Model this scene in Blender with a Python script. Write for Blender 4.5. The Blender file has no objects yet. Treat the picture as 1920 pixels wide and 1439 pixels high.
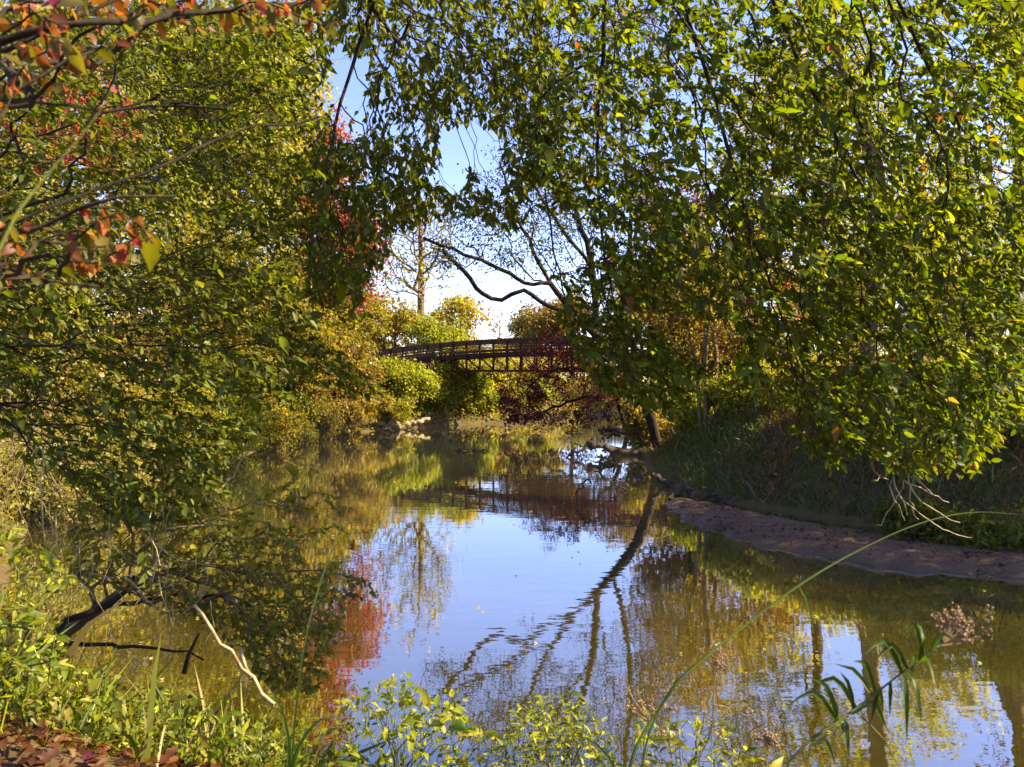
import bpy, math, random
import numpy as np
from mathutils import Matrix, Vector

random.seed(7)
S = bpy.context.scene
COL = S.collection
R = math.radians

# ------------------------------------------------------------------ camera, sky, sun, exposure
CAM_H = 4.0
cam_d = bpy.data.cameras.new("camera")
cam = bpy.data.objects.new("camera", cam_d)
COL.objects.link(cam)
cam.location = (0, 0, CAM_H)
cam.rotation_euler = (R(90), 0, 0)
cam_d.sensor_width = 36
cam_d.lens = 27.0
cam_d.shift_y = -29.5 / 1920
cam_d.clip_start = 0.05
cam_d.clip_end = 6000
cam_d.dof.use_dof = True
cam_d.dof.focus_distance = 14
cam_d.dof.aperture_fstop = 4.5
S.camera = cam

SUN_AZ, SUN_EL = R(91), R(40)          # azimuth from +Y towards +X
w = bpy.data.worlds.new("World")
S.world = w
w.use_nodes = True
nt = w.node_tree
nt.nodes.clear()
sky = nt.nodes.new('ShaderNodeTexSky')
sky.sky_type = 'NISHITA'
sky.sun_disc = False
sky.sun_elevation = SUN_EL
sky.sun_rotation = SUN_AZ
sky.altitude = 1200
sky.air_density = 1.0
sky.dust_density = 0.6
sky.ozone_density = 3.0
bg = nt.nodes.new('ShaderNodeBackground')
bg.inputs[1].default_value = 0.095
wo = nt.nodes.new('ShaderNodeOutputWorld')
tint = nt.nodes.new('ShaderNodeMix'); tint.data_type = 'RGBA'; tint.blend_type = 'MULTIPLY'
tint.inputs[0].default_value = 1.0
tint.inputs[7].default_value = (1.08, 0.92, 1.06, 1)
nt.links.new(sky.outputs[0], tint.inputs[6])
nt.links.new(tint.outputs[2], bg.inputs[0])
nt.links.new(bg.outputs[0], wo.inputs[0])

sun_d = bpy.data.lights.new("sun", 'SUN')
sun_d.energy = 5.0
sun_d.angle = R(0.5)
sun_d.color = (1.0, 0.86, 0.56)
sun = bpy.data.objects.new("sun", sun_d)
COL.objects.link(sun)
sdir = Vector((math.sin(SUN_AZ) * math.cos(SUN_EL), math.cos(SUN_AZ) * math.cos(SUN_EL), math.sin(SUN_EL)))
sun.rotation_euler = sdir.to_track_quat('Z', 'Y').to_euler()
sun.location = (30, 30, 40)

S.view_settings.view_transform = 'Standard'
S.view_settings.look = 'None'
S.view_settings.gamma = 1
S.view_settings.use_curve_mapping = False
S.view_settings.exposure = 2.0
cy = S.cycles
cy.max_bounces = 7
cy.diffuse_bounces = 3
cy.glossy_bounces = 3
cy.transmission_bounces = 4
cy.volume_bounces = 2
cy.sample_clamp_indirect = 6
cy.caustics_reflective = False
cy.caustics_refractive = False
cy.use_denoising = True
cy.denoiser = 'OPENIMAGEDENOISE'
cy.denoising_input_passes = 'RGB_ALBEDO_NORMAL'
cy.denoising_prefilter = 'ACCURATE'

# ------------------------------------------------------------------ helpers
F = 1440.0
def P(px, py, Y):
    return np.array(((px - 960) / F * Y, Y, CAM_H - (py - 690) / F * Y))
def Wp(px, py):
    return P(px, py, CAM_H * F / (py - 690))

def tag(o, label=None, cat=None, group=None, kind=None):
    if label: o['label'] = label
    if cat: o['category'] = cat
    if group: o['group'] = group
    if kind: o['kind'] = kind
    return o

def empty(name, loc, label=None, cat=None, group=None):
    o = bpy.data.objects.new(name, None)
    o.empty_display_size = 0.3
    o.location = [float(v) for v in loc]
    COL.objects.link(o)
    return tag(o, label, cat, group)

def mesh_from(name, V, faces, colors=None, smooth=False):
    """faces: list of (n,k) int arrays"""
    me = bpy.data.meshes.new(name)
    V = np.asarray(V, dtype=np.float32)
    me.vertices.add(len(V))
    me.vertices.foreach_set('co', V.ravel())
    faces = [np.asarray(f, dtype=np.int32) for f in faces if len(f)]
    nl = sum(f.size for f in faces)
    nf = sum(len(f) for f in faces)
    me.loops.add(nl)
    me.polygons.add(nf)
    me.loops.foreach_set('vertex_index', np.concatenate([f.ravel() for f in faces]))
    tot = np.concatenate([np.full(len(f), f.shape[1], np.int32) for f in faces])
    st = np.concatenate(([0], np.cumsum(tot)[:-1])).astype(np.int32)
    me.polygons.foreach_set('loop_start', st)
    me.polygons.foreach_set('loop_total', tot)
    if smooth:
        me.polygons.foreach_set('use_smooth', np.ones(nf, dtype=bool))
    if colors is not None:
        a = me.attributes.new('col', 'FLOAT_COLOR', 'POINT')
        c = np.ones((len(V), 4), np.float32)
        c[:, :3] = colors
        a.data.foreach_set('color', c.ravel())
    me.update(calc_edges=True)
    return me

def obj(name, me, m=None, parent=None, loc=None):
    o = bpy.data.objects.new(name, me)
    if m is not None and len(me.materials) == 0:
        me.materials.append(m)
    COL.objects.link(o)
    if parent is not None:
        o.parent = parent
    if loc is not None:
        o.location = [float(v) for v in loc]
    return o

class MB:
    """collects simple solids into one mesh"""
    def __init__(s): s.v = []; s.f = []; s.n = 0
    def add(s, v, f):
        v = np.asarray(v, float)
        s.v.append(v)
        for q in f: s.f.append([i + s.n for i in q])
        s.n += len(v)
    def beam(s, a, b, w, h, up=(0, 0, 1), ch=0.0):
        a = np.asarray(a, float); b = np.asarray(b, float)
        d = (b - a) / np.linalg.norm(b - a)
        x = np.cross(d, up); x /= np.linalg.norm(x)
        z = np.cross(x, d)
        v = []
        for p in (a, b):
            for sx, sz in ((-1, -1), (1, -1), (1, 1), (-1, 1)):
                v.append(p + x * sx * w / 2 + z * sz * h / 2)
        s.add(v, [(0, 1, 2, 3), (7, 6, 5, 4), (4, 5, 1, 0), (5, 6, 2, 1), (6, 7, 3, 2), (7, 4, 0, 3)])
    def build(s, name, m, parent=None, loc=(0, 0, 0)):
        me = bpy.data.meshes.new(name)
        v = np.concatenate(s.v) - np.asarray(loc, float)
        me.from_pydata([tuple(q) for q in v], [], s.f)
        return obj(name, me, m, parent)

def nrm(a):
    return a / np.maximum(np.linalg.norm(a, axis=-1, keepdims=True), 1e-9)

# ------------------------------------------------------------------ materials
def newmat(name):
    m = bpy.data.materials.new(name)
    m.use_nodes = True
    m.node_tree.nodes.clear()
    return m, m.node_tree.nodes, m.node_tree.links

def leaf_mat(name, trans=0.48, gloss=0.014):
    m, N, L = newmat(name)
    at = N.new('ShaderNodeAttribute'); at.attribute_name = 'col'
    df = N.new('ShaderNodeBsdfDiffuse')
    tr = N.new('ShaderNodeBsdfTranslucent')
    hs = N.new('ShaderNodeMix'); hs.data_type = 'RGBA'; hs.blend_type = 'MULTIPLY'
    hs.inputs[0].default_value = 1.0
    hs.inputs[7].default_value = (1.85, 1.85, 0.4, 1)
    mx = N.new('ShaderNodeMixShader'); mx.inputs[0].default_value = trans
    gl = N.new('ShaderNodeBsdfGlossy'); gl.inputs['Roughness'].default_value = 0.5
    gl.inputs['Color'].default_value = (1, 1, 1, 1)
    m2 = N.new('ShaderNodeMixShader'); m2.inputs[0].default_value = gloss
    out = N.new('ShaderNodeOutputMaterial')
    L.new(at.outputs['Color'], df.inputs[0])
    L.new(at.outputs['Color'], hs.inputs[6])
    L.new(hs.outputs[2], tr.inputs[0])
    L.new(df.outputs[0], mx.inputs[1]); L.new(tr.outputs[0], mx.inputs[2])
    L.new(mx.outputs[0], m2.inputs[1]); L.new(gl.outputs[0], m2.inputs[2])
    L.new(m2.outputs[0], out.inputs[0])
    return m

LEAF = leaf_mat('leaf')
GRASS = leaf_mat('grass', 0.35, 0.03)

def rough_mat(name, c1, c2, scale, bump=0.3, rough=0.9, stretch=(1, 1, 1), c3=None, scale2=None, spec=0.2):
    m, N, L = newmat(name)
    tc = N.new('ShaderNodeTexCoord')
    mp = N.new('ShaderNodeMapping'); mp.inputs['Scale'].default_value = stretch
    nz = N.new('ShaderNodeTexNoise'); nz.inputs['Scale'].default_value = scale
    nz.inputs['Detail'].default_value = 6; nz.inputs['Roughness'].default_value = 0.65
    rp = N.new('ShaderNodeValToRGB')
    rp.color_ramp.elements[0].position = 0.35; rp.color_ramp.elements[0].color = (*c1, 1)
    rp.color_ramp.elements[1].position = 0.68; rp.color_ramp.elements[1].color = (*c2, 1)
    pb = N.new('ShaderNodeBsdfPrincipled'); pb.inputs['Roughness'].default_value = rough
    pb.inputs['Specular IOR Level'].default_value = spec
    bp = N.new('ShaderNodeBump'); bp.inputs['Strength'].default_value = bump; bp.inputs['Distance'].default_value = 0.03
    out = N.new('ShaderNodeOutputMaterial')
    L.new(tc.outputs['Object'], mp.inputs[0]); L.new(mp.outputs[0], nz.inputs['Vector'])
    L.new(nz.outputs[0], rp.inputs[0])
    col = rp.outputs[0]
    if c3 is not None:
        n2 = N.new('ShaderNodeTexNoise'); n2.inputs['Scale'].default_value = scale2; n2.inputs['Detail'].default_value = 3
        r2 = N.new('ShaderNodeValToRGB'); r2.color_ramp.elements[0].position = 0.48; r2.color_ramp.elements[1].position = 0.62
        mx = N.new('ShaderNodeMix'); mx.data_type = 'RGBA'
        L.new(tc.outputs['Object'], n2.inputs['Vector']); L.new(n2.outputs[0], r2.inputs[0]); L.new(r2.outputs[0], mx.inputs[0])
        L.new(col, mx.inputs[6]); mx.inputs[7].default_value = (*c3, 1)
        col = mx.outputs[2]
    L.new(col, pb.inputs['Base Color'])
    L.new(nz.outputs[0], bp.inputs['Height']); L.new(bp.outputs[0], pb.inputs['Normal'])
    L.new(pb.outputs[0], out.inputs[0])
    return m

BARK_DARK = rough_mat('bark_dark', (0.012, 0.008, 0.005), (0.045, 0.03, 0.018), 9, 0.6, stretch=(1, 1, 0.35))
BARK_TAN = rough_mat('bark_tan', (0.07, 0.045, 0.02), (0.24, 0.16, 0.08), 8, 0.5, stretch=(1, 1, 0.3))
BARK_PALE = rough_mat('bark_pale', (0.20, 0.15, 0.08), (0.46, 0.38, 0.23), 12, 0.4, stretch=(1, 1, 0.3))
WOOD_GREY = rough_mat('driftwood', (0.02, 0.013, 0.009), (0.085, 0.055, 0.035), 7, 0.7, stretch=(1, 1, 1))
WOOD_PALE = rough_mat('driftwood_pale', (0.16, 0.11, 0.06), (0.42, 0.33, 0.19), 9, 0.5)
STEEL = rough_mat('weathered_steel', (0.030, 0.014, 0.010), (0.075, 0.036, 0.024), 4, 0.15, 0.8)
RAILWOOD = rough_mat('rail_wood', (0.06, 0.032, 0.018), (0.13, 0.075, 0.04), 6, 0.3, 0.85)
CONCRETE = rough_mat('concrete', (0.22, 0.20, 0.17), (0.36, 0.34, 0.30), 3, 0.2)
EARTH = rough_mat('earth', (0.04, 0.024, 0.010), (0.11, 0.07, 0.028), 3.0, 0.6, c3=(0.075, 0.06, 0.015), scale2=0.5)
SAND = rough_mat('sand', (0.055, 0.029, 0.016), (0.17, 0.098, 0.055), 14, 0.7, 0.8, c3=(0.12, 0.07, 0.045), scale2=1.3)
STALK = rough_mat('stalk', (0.05, 0.06, 0.015), (0.14, 0.15, 0.04), 12, 0.2)
DRYSTALK = rough_mat('dry_stalk', (0.14, 0.08, 0.04), (0.32, 0.21, 0.11), 20, 0.2)
def wet_margin(m):
    N, L = m.node_tree.nodes, m.node_tree.links
    pb = next(n for n in N if n.type == 'BSDF_PRINCIPLED')
    src = pb.inputs['Base Color'].links[0].from_socket
    g = N.new('ShaderNodeNewGeometry'); sx = N.new('ShaderNodeSeparateXYZ'); L.new(g.outputs['Position'], sx.inputs[0])
    mr = N.new('ShaderNodeMapRange'); mr.inputs[1].default_value = 0.02; mr.inputs[2].default_value = 0.14
    L.new(sx.outputs[2], mr.inputs[0])
    mc = N.new('ShaderNodeMapRange'); mc.inputs[3].default_value = 0.38; mc.inputs[4].default_value = 1.0; L.new(mr.outputs[0], mc.inputs[0])
    ro = N.new('ShaderNodeMapRange'); ro.inputs[3].default_value = 0.25; ro.inputs[4].default_value = 0.85; L.new(mr.outputs[0], ro.inputs[0])
    mx = N.new('ShaderNodeMix'); mx.data_type = 'RGBA'; mx.blend_type = 'MULTIPLY'; mx.inputs[0].default_value = 1
    L.new(src, mx.inputs[6]); L.new(mc.outputs[0], mx.inputs[7]); L.new(mx.outputs[2], pb.inputs['Base Color']); L.new(ro.outputs[0], pb.inputs['Roughness'])
wet_margin(SAND)
MEADOW = rough_mat('meadow', (0.30, 0.25, 0.10), (0.46, 0.38, 0.17), 0.25, 0.2)

def water_mat():
    m, N, L = newmat('water')
    tc = N.new('ShaderNodeTexCoord')
    def noise(sc, stretch, det=2):
        mp = N.new('ShaderNodeMapping'); mp.inputs['Scale'].default_value = stretch
        nz = N.new('ShaderNodeTexNoise'); nz.inputs['Scale'].default_value = sc; nz.inputs['Detail'].default_value = det
        L.new(tc.outputs['Object'], mp.inputs[0]); L.new(mp.outputs[0], nz.inputs['Vector'])
        return nz.outputs[0]
    a = noise(1.0, (1.1, 2.6, 1)); b = noise(1.0, (6, 11, 1)); c = noise(0.12, (1, 1, 1), 3)
    rp = N.new('ShaderNodeMapRange'); rp.inputs[1].default_value = 0.42; rp.inputs[2].default_value = 0.66
    rp.inputs[3].default_value = 0.25; rp.inputs[4].default_value = 1.0
    L.new(c, rp.inputs[0])
    b1 = N.new('ShaderNodeBump'); b1.inputs['Distance'].default_value = 0.0045
    b2 = N.new('ShaderNodeBump'); b2.inputs['Distance'].default_value = 0.0006
    L.new(rp.outputs[0], b1.inputs['Strength'])
    L.new(rp.outputs[0], b2.inputs['Strength'])
    L.new(a, b1.inputs['Height']); L.new(b, b2.inputs['Height']); L.new(b1.outputs[0], b2.inputs['Normal'])
    gl = N.new('ShaderNodeBsdfGlossy'); gl.inputs['Roughness'].default_value = 0.012
    gl.inputs['Color'].default_value = (0.95, 0.95, 0.95, 1)
    df = N.new('ShaderNodeBsdfDiffuse'); df.inputs['Color'].default_value = (0.034, 0.025, 0.0012, 1)
    fr = N.new('ShaderNodeLayerWeight'); fr.inputs['Blend'].default_value = 0.5
    fm = N.new('ShaderNodeMapRange'); fm.inputs[1].default_value = 0.30; fm.inputs[2].default_value = 0.95
    fm.inputs[3].default_value = 0.10; fm.inputs[4].default_value = 0.96
    L.new(fr.outputs['Facing'], fm.inputs[0])
    mx = N.new('ShaderNodeMixShader')
    out = N.new('ShaderNodeOutputMaterial')
    L.new(b2.outputs[0], gl.inputs['Normal']); L.new(b2.outputs[0], fr.inputs['Normal'])
    L.new(fm.outputs[0], mx.inputs[0]); L.new(df.outputs[0], mx.inputs[1]); L.new(gl.outputs[0], mx.inputs[2])
    L.new(mx.outputs[0], out.inputs[0])
    return m
WATER = water_mat()

# ------------------------------------------------------------------ terrain and river
NEARFOOT = [(-9, 13.5), (-6.8, 9.9), (-4.0, 7.9), (-1.5, 7.1), (-0.5, 6.0), (2, 4.7), (5, 4.0), (9, 3.2), (14, 2.5), (30, 1.5), (220, -1)]
RIGHTFOOT = [(220, 12), (60, 13.5), (30, 14.2), (22, 14.8), (16, 15.8), (12.4, 17.2), (9.8, 18.8), (8.2, 20.4), (6.7, 22.4), (5.6, 25.0), (5.1, 28),
             (5.6, 32), (6.3, 38), (7.2, 44), (8.0, 50), (10.5, 54), (16, 58), (30, 64), (60, 72), (220, 110)]
FARFOOT = [(220, 130), (60, 95), (28, 82), (16, 74), (9, 66), (4, 60), (0, 56), (-4, 53.5), (-8, 50), (-10.3, 46), (-11.6, 40), (-12.6, 34), (-13.3, 30), (-13.6, 24), (-12.6, 20)]
RIVER = np.array(NEARFOOT + RIGHTFOOT + FARFOOT, float)

def seg_dist(X, Y, poly):
    d = np.full(X.shape, 1e9)
    n = len(poly)
    for i in range(n):
        ax, ay = poly[i]; bx, by = poly[(i + 1) % n]
        dx, dy = bx - ax, by - ay
        t = np.clip(((X - ax) * dx + (Y - ay) * dy) / (dx * dx + dy * dy), 0, 1)
        d = np.minimum(d, np.hypot(X - ax - t * dx, Y - ay - t * dy))
    return d

def inside(X, Y, poly):
    r = np.zeros(X.shape, bool)
    n = len(poly)
    for i in range(n):
        ax, ay = poly[i]; bx, by = poly[(i + 1) % n]
        if ay == by: continue
        c = ((ay > Y) != (by > Y)) & (X < (bx - ax) * (Y - ay) / (by - ay) + ax)
        r ^= c
    return r

def wob(X, Y):
    return (0.5 * np.sin(X * 0.9 + Y * 0.37) + 0.35 * np.sin(X * 0.41 - Y * 0.83 + 1.3) + 0.22 * np.sin(X * 2.1 + Y * 1.7 + 0.5) + 0.15 * np.sin(2.9 * X - 2.3 * Y))

def ground(X, Y):
    X = np.asarray(X, float); Y = np.asarray(Y, float)
    d = seg_dist(X, Y, RIVER)
    ins = inside(X, Y, RIVER)
    d2 = d + 0.22 * wob(X * 1.6, Y * 1.6) * np.clip(d * 2, 0, 1)
    t = np.clip(d2 / 3.1, 0, 1)
    prof = 2.15 * (0.35 * t + 0.65 * t * t * (3 - 2 * t)) + 0.12 * np.clip(d * 4, 0, 1)
    z = np.where(ins, -0.9 * np.clip(d / 2.5, 0, 1) - 0.02, prof)
    z = z + np.where(ins, 0, 0.10 * wob(X * 0.8, Y * 0.8) * np.clip(d / 2, 0, 1))
    far = np.clip((np.hypot(X, Y) - 150) / 600, 0, 1)
    return z + np.where(ins, 0, far * 3 * (1 + 0.6 * np.sin(X * 0.01)))

def gz(x, y):
    return float(ground(np.array([x]), np.array([y]))[0])

def axis_coords(lo, hi, step, far, grow=1.22):
    c = list(np.arange(lo, hi + step / 2, step))
    s = step; a = hi
    while a < far:
        s *= grow; a += s; c.append(a)
    s = step; a = lo
    pre = []
    while a > -far:
        s *= grow; a -= s; pre.append(a)
    return np.array(pre[::-1] + c)

xs = axis_coords(-24, 26, 0.4, 3000)
ys = axis_coords(-4, 72, 0.4, 3000)
GX, GY = np.meshgrid(xs, ys)
GZ = ground(GX, GY)
nx, ny = len(xs), len(ys)
ii = (np.arange(ny - 1)[:, None] * nx + np.arange(nx - 1)[None, :]).ravel()
quads = np.stack([ii, ii + 1, ii + nx + 1, ii + nx], 1)
ter = obj('ground', mesh_from('ground', np.stack([GX.ravel(), GY.ravel(), GZ.ravel()], 1), [quads], smooth=True), EARTH)
tag(ter, 'brown earth river banks with leaf litter', None, None, 'structure')

wx = np.array([-40, 240.0]); wy = np.array([-2, 140.0])
river = obj('river', mesh_from('river', [(-40, -2, 0), (240, -2, 0), (240, 140, 0), (-40, 140, 0)], [np.array([[0, 1, 2, 3]])]), WATER)
tag(river, 'still olive brown river mirroring sky and trees', None, None, 'structure')

# meadow sheet beyond the far bank
mxs = np.linspace(-90, 60, 40); mys = np.linspace(92, 260, 40)
MX, MY = np.meshgrid(mxs, mys)
MZ = ground(MX, MY) + 0.05
i2 = (np.arange(39)[:, None] * 40 + np.arange(39)[None, :]).ravel()
keep = ~inside(MX.ravel()[i2], MY.ravel()[i2], RIVER) & (seg_dist(MX.ravel()[i2], MY.ravel()[i2], RIVER) > 8)
i2 = i2[keep]
mead = obj('meadow', mesh_from('meadow', np.stack([MX.ravel(), MY.ravel(), MZ.ravel()], 1), [np.stack([i2, i2 + 1, i2 + 41, i2 + 40], 1)], smooth=True), MEADOW)
tag(mead, 'sunlit straw coloured field beyond the bridge', None, None, 'structure')

# sandbar: low dome with a tongue tip on the left
SB_N = [(4.25, 22.7), (4.55, 19.9), (5.6, 17.0), (7.2, 15.3), (9.6, 14.45), (13, 13.6), (18, 13.0), (26, 12.4)]
SB_F = [(26, 14.6), (18, 15.1), (13.5, 16.0), (10.5, 17.0), (8.6, 18.4), (7.2, 20.0), (6.0, 21.9), (5.0, 23.2)]
SBP = np.array(SB_N + SB_F, float)
sx = np.arange(3.6, 26.2, 0.16); sy = np.arange(12.2, 23.8, 0.16)
SX, SY = np.meshgrid(sx, sy)
sd = seg_dist(SX, SY, SBP); si = inside(SX, SY, SBP)
edge = 0.12 * np.sin(SX * 3.1 + SY) + 0.08 * np.sin(SX * 7 - SY * 4) + 0.05 * np.sin(SX * 17 + SY * 13)
sdd = np.where(si, sd, -sd) + edge
rs = np.random.default_rng(3)
SZ = np.where(sdd > 0, 0.28 * (1 - np.exp(-sdd / 0.55)), 0.35 * sdd) + rs.normal(0, 0.008, SX.shape) + np.where(sdd > 0.1, 0.02 * np.sin(SX * 5 + SY * 9), 0) - 0.005
n1 = len(sx); n2_ = len(sy)
i3 = (np.arange(n2_ - 1)[:, None] * n1 + np.arange(n1 - 1)[None, :]).ravel()
i3 = i3[sdd.ravel()[i3] > -0.7]
sandbar = obj('sandbar', mesh_from('sandbar', np.stack([SX.ravel(), SY.ravel(), SZ.ravel()], 1), [np.stack([i3, i3 + 1, i3 + n1 + 1, i3 + n1], 1)], smooth=True), SAND)
tag(sandbar, 'low brown sandbar tapering into the river', None, None, 'structure')

# ------------------------------------------------------------------ tree machinery
def spline(pts, seg):
    pts = [np.asarray(p, float) for p in pts]
    if len(pts) == 2:
        n = max(2, int(np.linalg.norm(pts[1] - pts[0]) / seg) + 1)
        return [pts[0] + (pts[1] - pts[0]) * t for t in np.linspace(0, 1, n)]
    out = []
    ext = [2 * pts[0] - pts[1]] + pts + [2 * pts[-1] - pts[-2]]
    for i in range(1, len(ext) - 2):
        p0, p1, p2, p3 = ext[i - 1:i + 3]
        t0 = 0.0
        t1 = t0 + max(1e-6, np.linalg.norm(p1 - p0)) ** .5
        t2 = t1 + max(1e-6, np.linalg.norm(p2 - p1)) ** .5
        t3 = t2 + max(1e-6, np.linalg.norm(p3 - p2)) ** .5
        n = max(1, int(round(np.linalg.norm(p2 - p1) / seg)))
        for k in range(n):
            t = t1 + (t2 - t1) * k / n
            a1 = p0 * (t1 - t) / (t1 - t0) + p1 * (t - t0) / (t1 - t0)
            a2 = p1 * (t2 - t) / (t2 - t1) + p2 * (t - t1) / (t2 - t1)
            a3 = p2 * (t3 - t) / (t3 - t2) + p3 * (t - t2) / (t3 - t2)
            b1 = a1 * (t2 - t) / (t2 - t0) + a2 * (t - t0) / (t2 - t0)
            b2 = a2 * (t3 - t) / (t3 - t1) + a3 * (t - t1) / (t3 - t1)
            out.append(b1 * (t2 - t) / (t2 - t1) + b2 * (t - t1) / (t2 - t1))
    out.append(pts[-1])
    return out

LEAFMUL = 4.0
class Skel:
    def __init__(s, rng, cap=200000):
        s.N = np.zeros((cap, 3)); s.par = np.full(cap, -1, int); s.pl = np.zeros(cap); s.n = 0; s.rng = rng
        s.extra = np.zeros(cap); s.fac = np.ones(cap)
    def put(s, p, par):
        s.N[s.n] = p; s.par[s.n] = par
        s.pl[s.n] = 0 if par < 0 else s.pl[par] + np.linalg.norm(p - s.N[par])
        s.n += 1
        return s.n - 1
    def line(s, pts, seg, jit=0.0, join=True, weight=0):
        q = spline(pts, seg)
        last = -1
        k0 = 0
        if s.n and join:
            last = int(np.argmin(np.linalg.norm(s.N[:s.n] - q[0], axis=1)))
            if np.linalg.norm(s.N[last] - q[0]) < seg * 0.3: k0 = 1
        for k, p in enumerate(q[k0:]):
            last = s.put(p + (s.rng.normal(0, jit, 3) if k else 0), last)
            s.fac[last] = 0.95
        s.extra[last] += weight
        return last
    def grow(s, atts, seg, bal=0.25, jit=0.05, sag=0.0, pref=None, pw=0.5):
        if not len(atts): return
        base = s.N[:s.n]
        d0 = np.min(np.linalg.norm(atts[:, None, :] - base[None, ::max(1, s.n // 200), :], axis=2), axis=1)
        key = d0 if pref is None else d0 + 0.7 * (atts @ pref)
        for a in atts[np.argsort(key)]:
            dv = a - s.N[:s.n]
            d = np.sqrt((dv * dv).sum(1))
            cost = d * s.fac[:s.n] + bal * s.pl[:s.n]
            if pref is not None: cost = cost - pw * (dv @ pref)
            i = int(np.argmin(cost))
            L = d[i]
            if L < 1e-3: continue
            k = max(1, int(math.ceil(L / seg)))
            a0 = s.N[i].copy()
            pr = s.par[i]
            ind = (a0 - s.N[pr]) if pr >= 0 else (a - a0)
            ind = ind / max(1e-6, np.linalg.norm(ind))
            last = i
            for j in range(1, k + 1):
                t = j / k
                p = a0 + (a - a0) * t + ind * L * 0.28 * t * (1 - t) * 2 + np.array([0, 0, sag * L * t * (1 - t) * 2])
                if j < k: p = p + s.rng.normal(0, jit * L / k, 3)
                last = s.put(p, last)
    def finish(s, R0, rt):
        n = s.n
        N, par = s.N[:n], s.par[:n]
        cnt = np.ones(n) * 0 + s.extra[:n]
        haschild = np.zeros(n, bool); haschild[par[par >= 0]] = True
        cnt[~haschild] += 1
        for i in range(n - 1, 0, -1):
            if par[i] >= 0: cnt[par[i]] += cnt[i]
        e = math.log(max(1.01, R0 / rt)) / math.log(max(2, cnt.max()))
        r = rt * np.maximum(cnt, 1) ** e
        for i in range(1, n):                      # gentle taper along unbranched runs
            if par[i] >= 0: r[i] = min(r[i], r[par[i]])
        s.r = r; s.cnt = cnt
        return r

def tubes(N, par, r, cnt, k):
    n = len(N)
    d = np.zeros((n, 3))
    m = par >= 0
    d[m] = N[m] - N[par[m]]
    main = np.full(n, -1)
    order = np.argsort(cnt)
    for i in order:
        if par[i] >= 0: main[par[i]] = i
    for i in np.where(~m)[0]:
        if main[i] >= 0: d[i] = N[main[i]] - N[i]
    d = nrm(d)
    # average with main child for smooth rings
    mc = main >= 0
    d[mc] = nrm(d[mc] + d[main[mc]])
    ref = np.array([0.31, 0.22, 0.925])
    def ring(c, dd, rr):
        u = np.cross(dd, ref); bad = np.linalg.norm(u, axis=1) < 0.05
        u[bad] = np.array([1, 0, 0]); u = nrm(u); v = np.cross(dd, u)
        a = np.arange(k) * 2 * math.pi / k
        return c[:, None, :] + rr[:, None, None] * (u[:, None, :] * np.cos(a)[None, :, None] + v[:, None, :] * np.sin(a)[None, :, None])
    V1 = ring(N, d, r).reshape(-1, 3)
    e = np.where(m)[0]
    ismain = main[par[e]] == e
    side = e[~ismain]
    dd = nrm(N[side] - N[par[side]])
    V2 = ring(N[par[side]], dd, r[side]).reshape(-1, 3)
    start = np.zeros(n, int)
    start[e[ismain]] = par[e[ismain]] * k
    start[side] = n * k + np.arange(len(side)) * k
    j = np.arange(k); j2 = (j + 1) % k
    s0 = start[e][:, None]; s1 = (e * k)[:, None]
    f = np.stack([s0 + j, s0 + j2, s1 + j2, s1 + j], 2).reshape(-1, 4)
    return np.concatenate([V1, V2]), f

def pick(rng, pal, n):
    c = np.array([p[0] for p in pal], float); wgt = np.array([p[1] for p in pal], float)
    k = rng.choice(len(pal), n, p=wgt / wgt.sum())
    col = c[k] * np.exp(rng.normal(0, 0.22, (n, 1))) * np.exp(rng.normal(0, 0.06, (n, 3)))
    return np.clip(col, 0.003, 0.85)

def leaves_arr(pos, ax, nm, L, Wd, col, shape):
    n = len(pos)
    ax = nrm(ax); sd_ = nrm(np.cross(ax, nm)); nm = np.cross(sd_, ax)
    L = L[:, None]; Wd = Wd[:, None]
    if shape == 'd':
        v = np.stack([pos, pos + ax * L * .42 + sd_ * Wd * .5 + nm * L * .07, pos + ax * L - nm * L * .12, pos + ax * L * .42 - sd_ * Wd * .5 + nm * L * .07], 1)
        k = 4; fl = np.array([[0, 1, 2], [0, 2, 3]])
    else:
        v = np.stack([pos, pos + ax * L * .27 + sd_ * Wd * .44 + nm * L * .05, pos + ax * L * .66 + sd_ * Wd * .40 + nm * L * .01,
                      pos + ax * L - nm * L * .14, pos + ax * L * .66 - sd_ * Wd * .40 + nm * L * .01, pos + ax * L * .27 - sd_ * Wd * .44 + nm * L * .05], 1)
        k = 6; fl = np.array([[0, 1, 2, 3], [0, 3, 4, 5]])
    f = (np.arange(n)[:, None, None] * k + fl[None]).reshape(-1, fl.shape[1])
    return v.reshape(-1, 3), f, np.repeat(col, k, axis=0)

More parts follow.
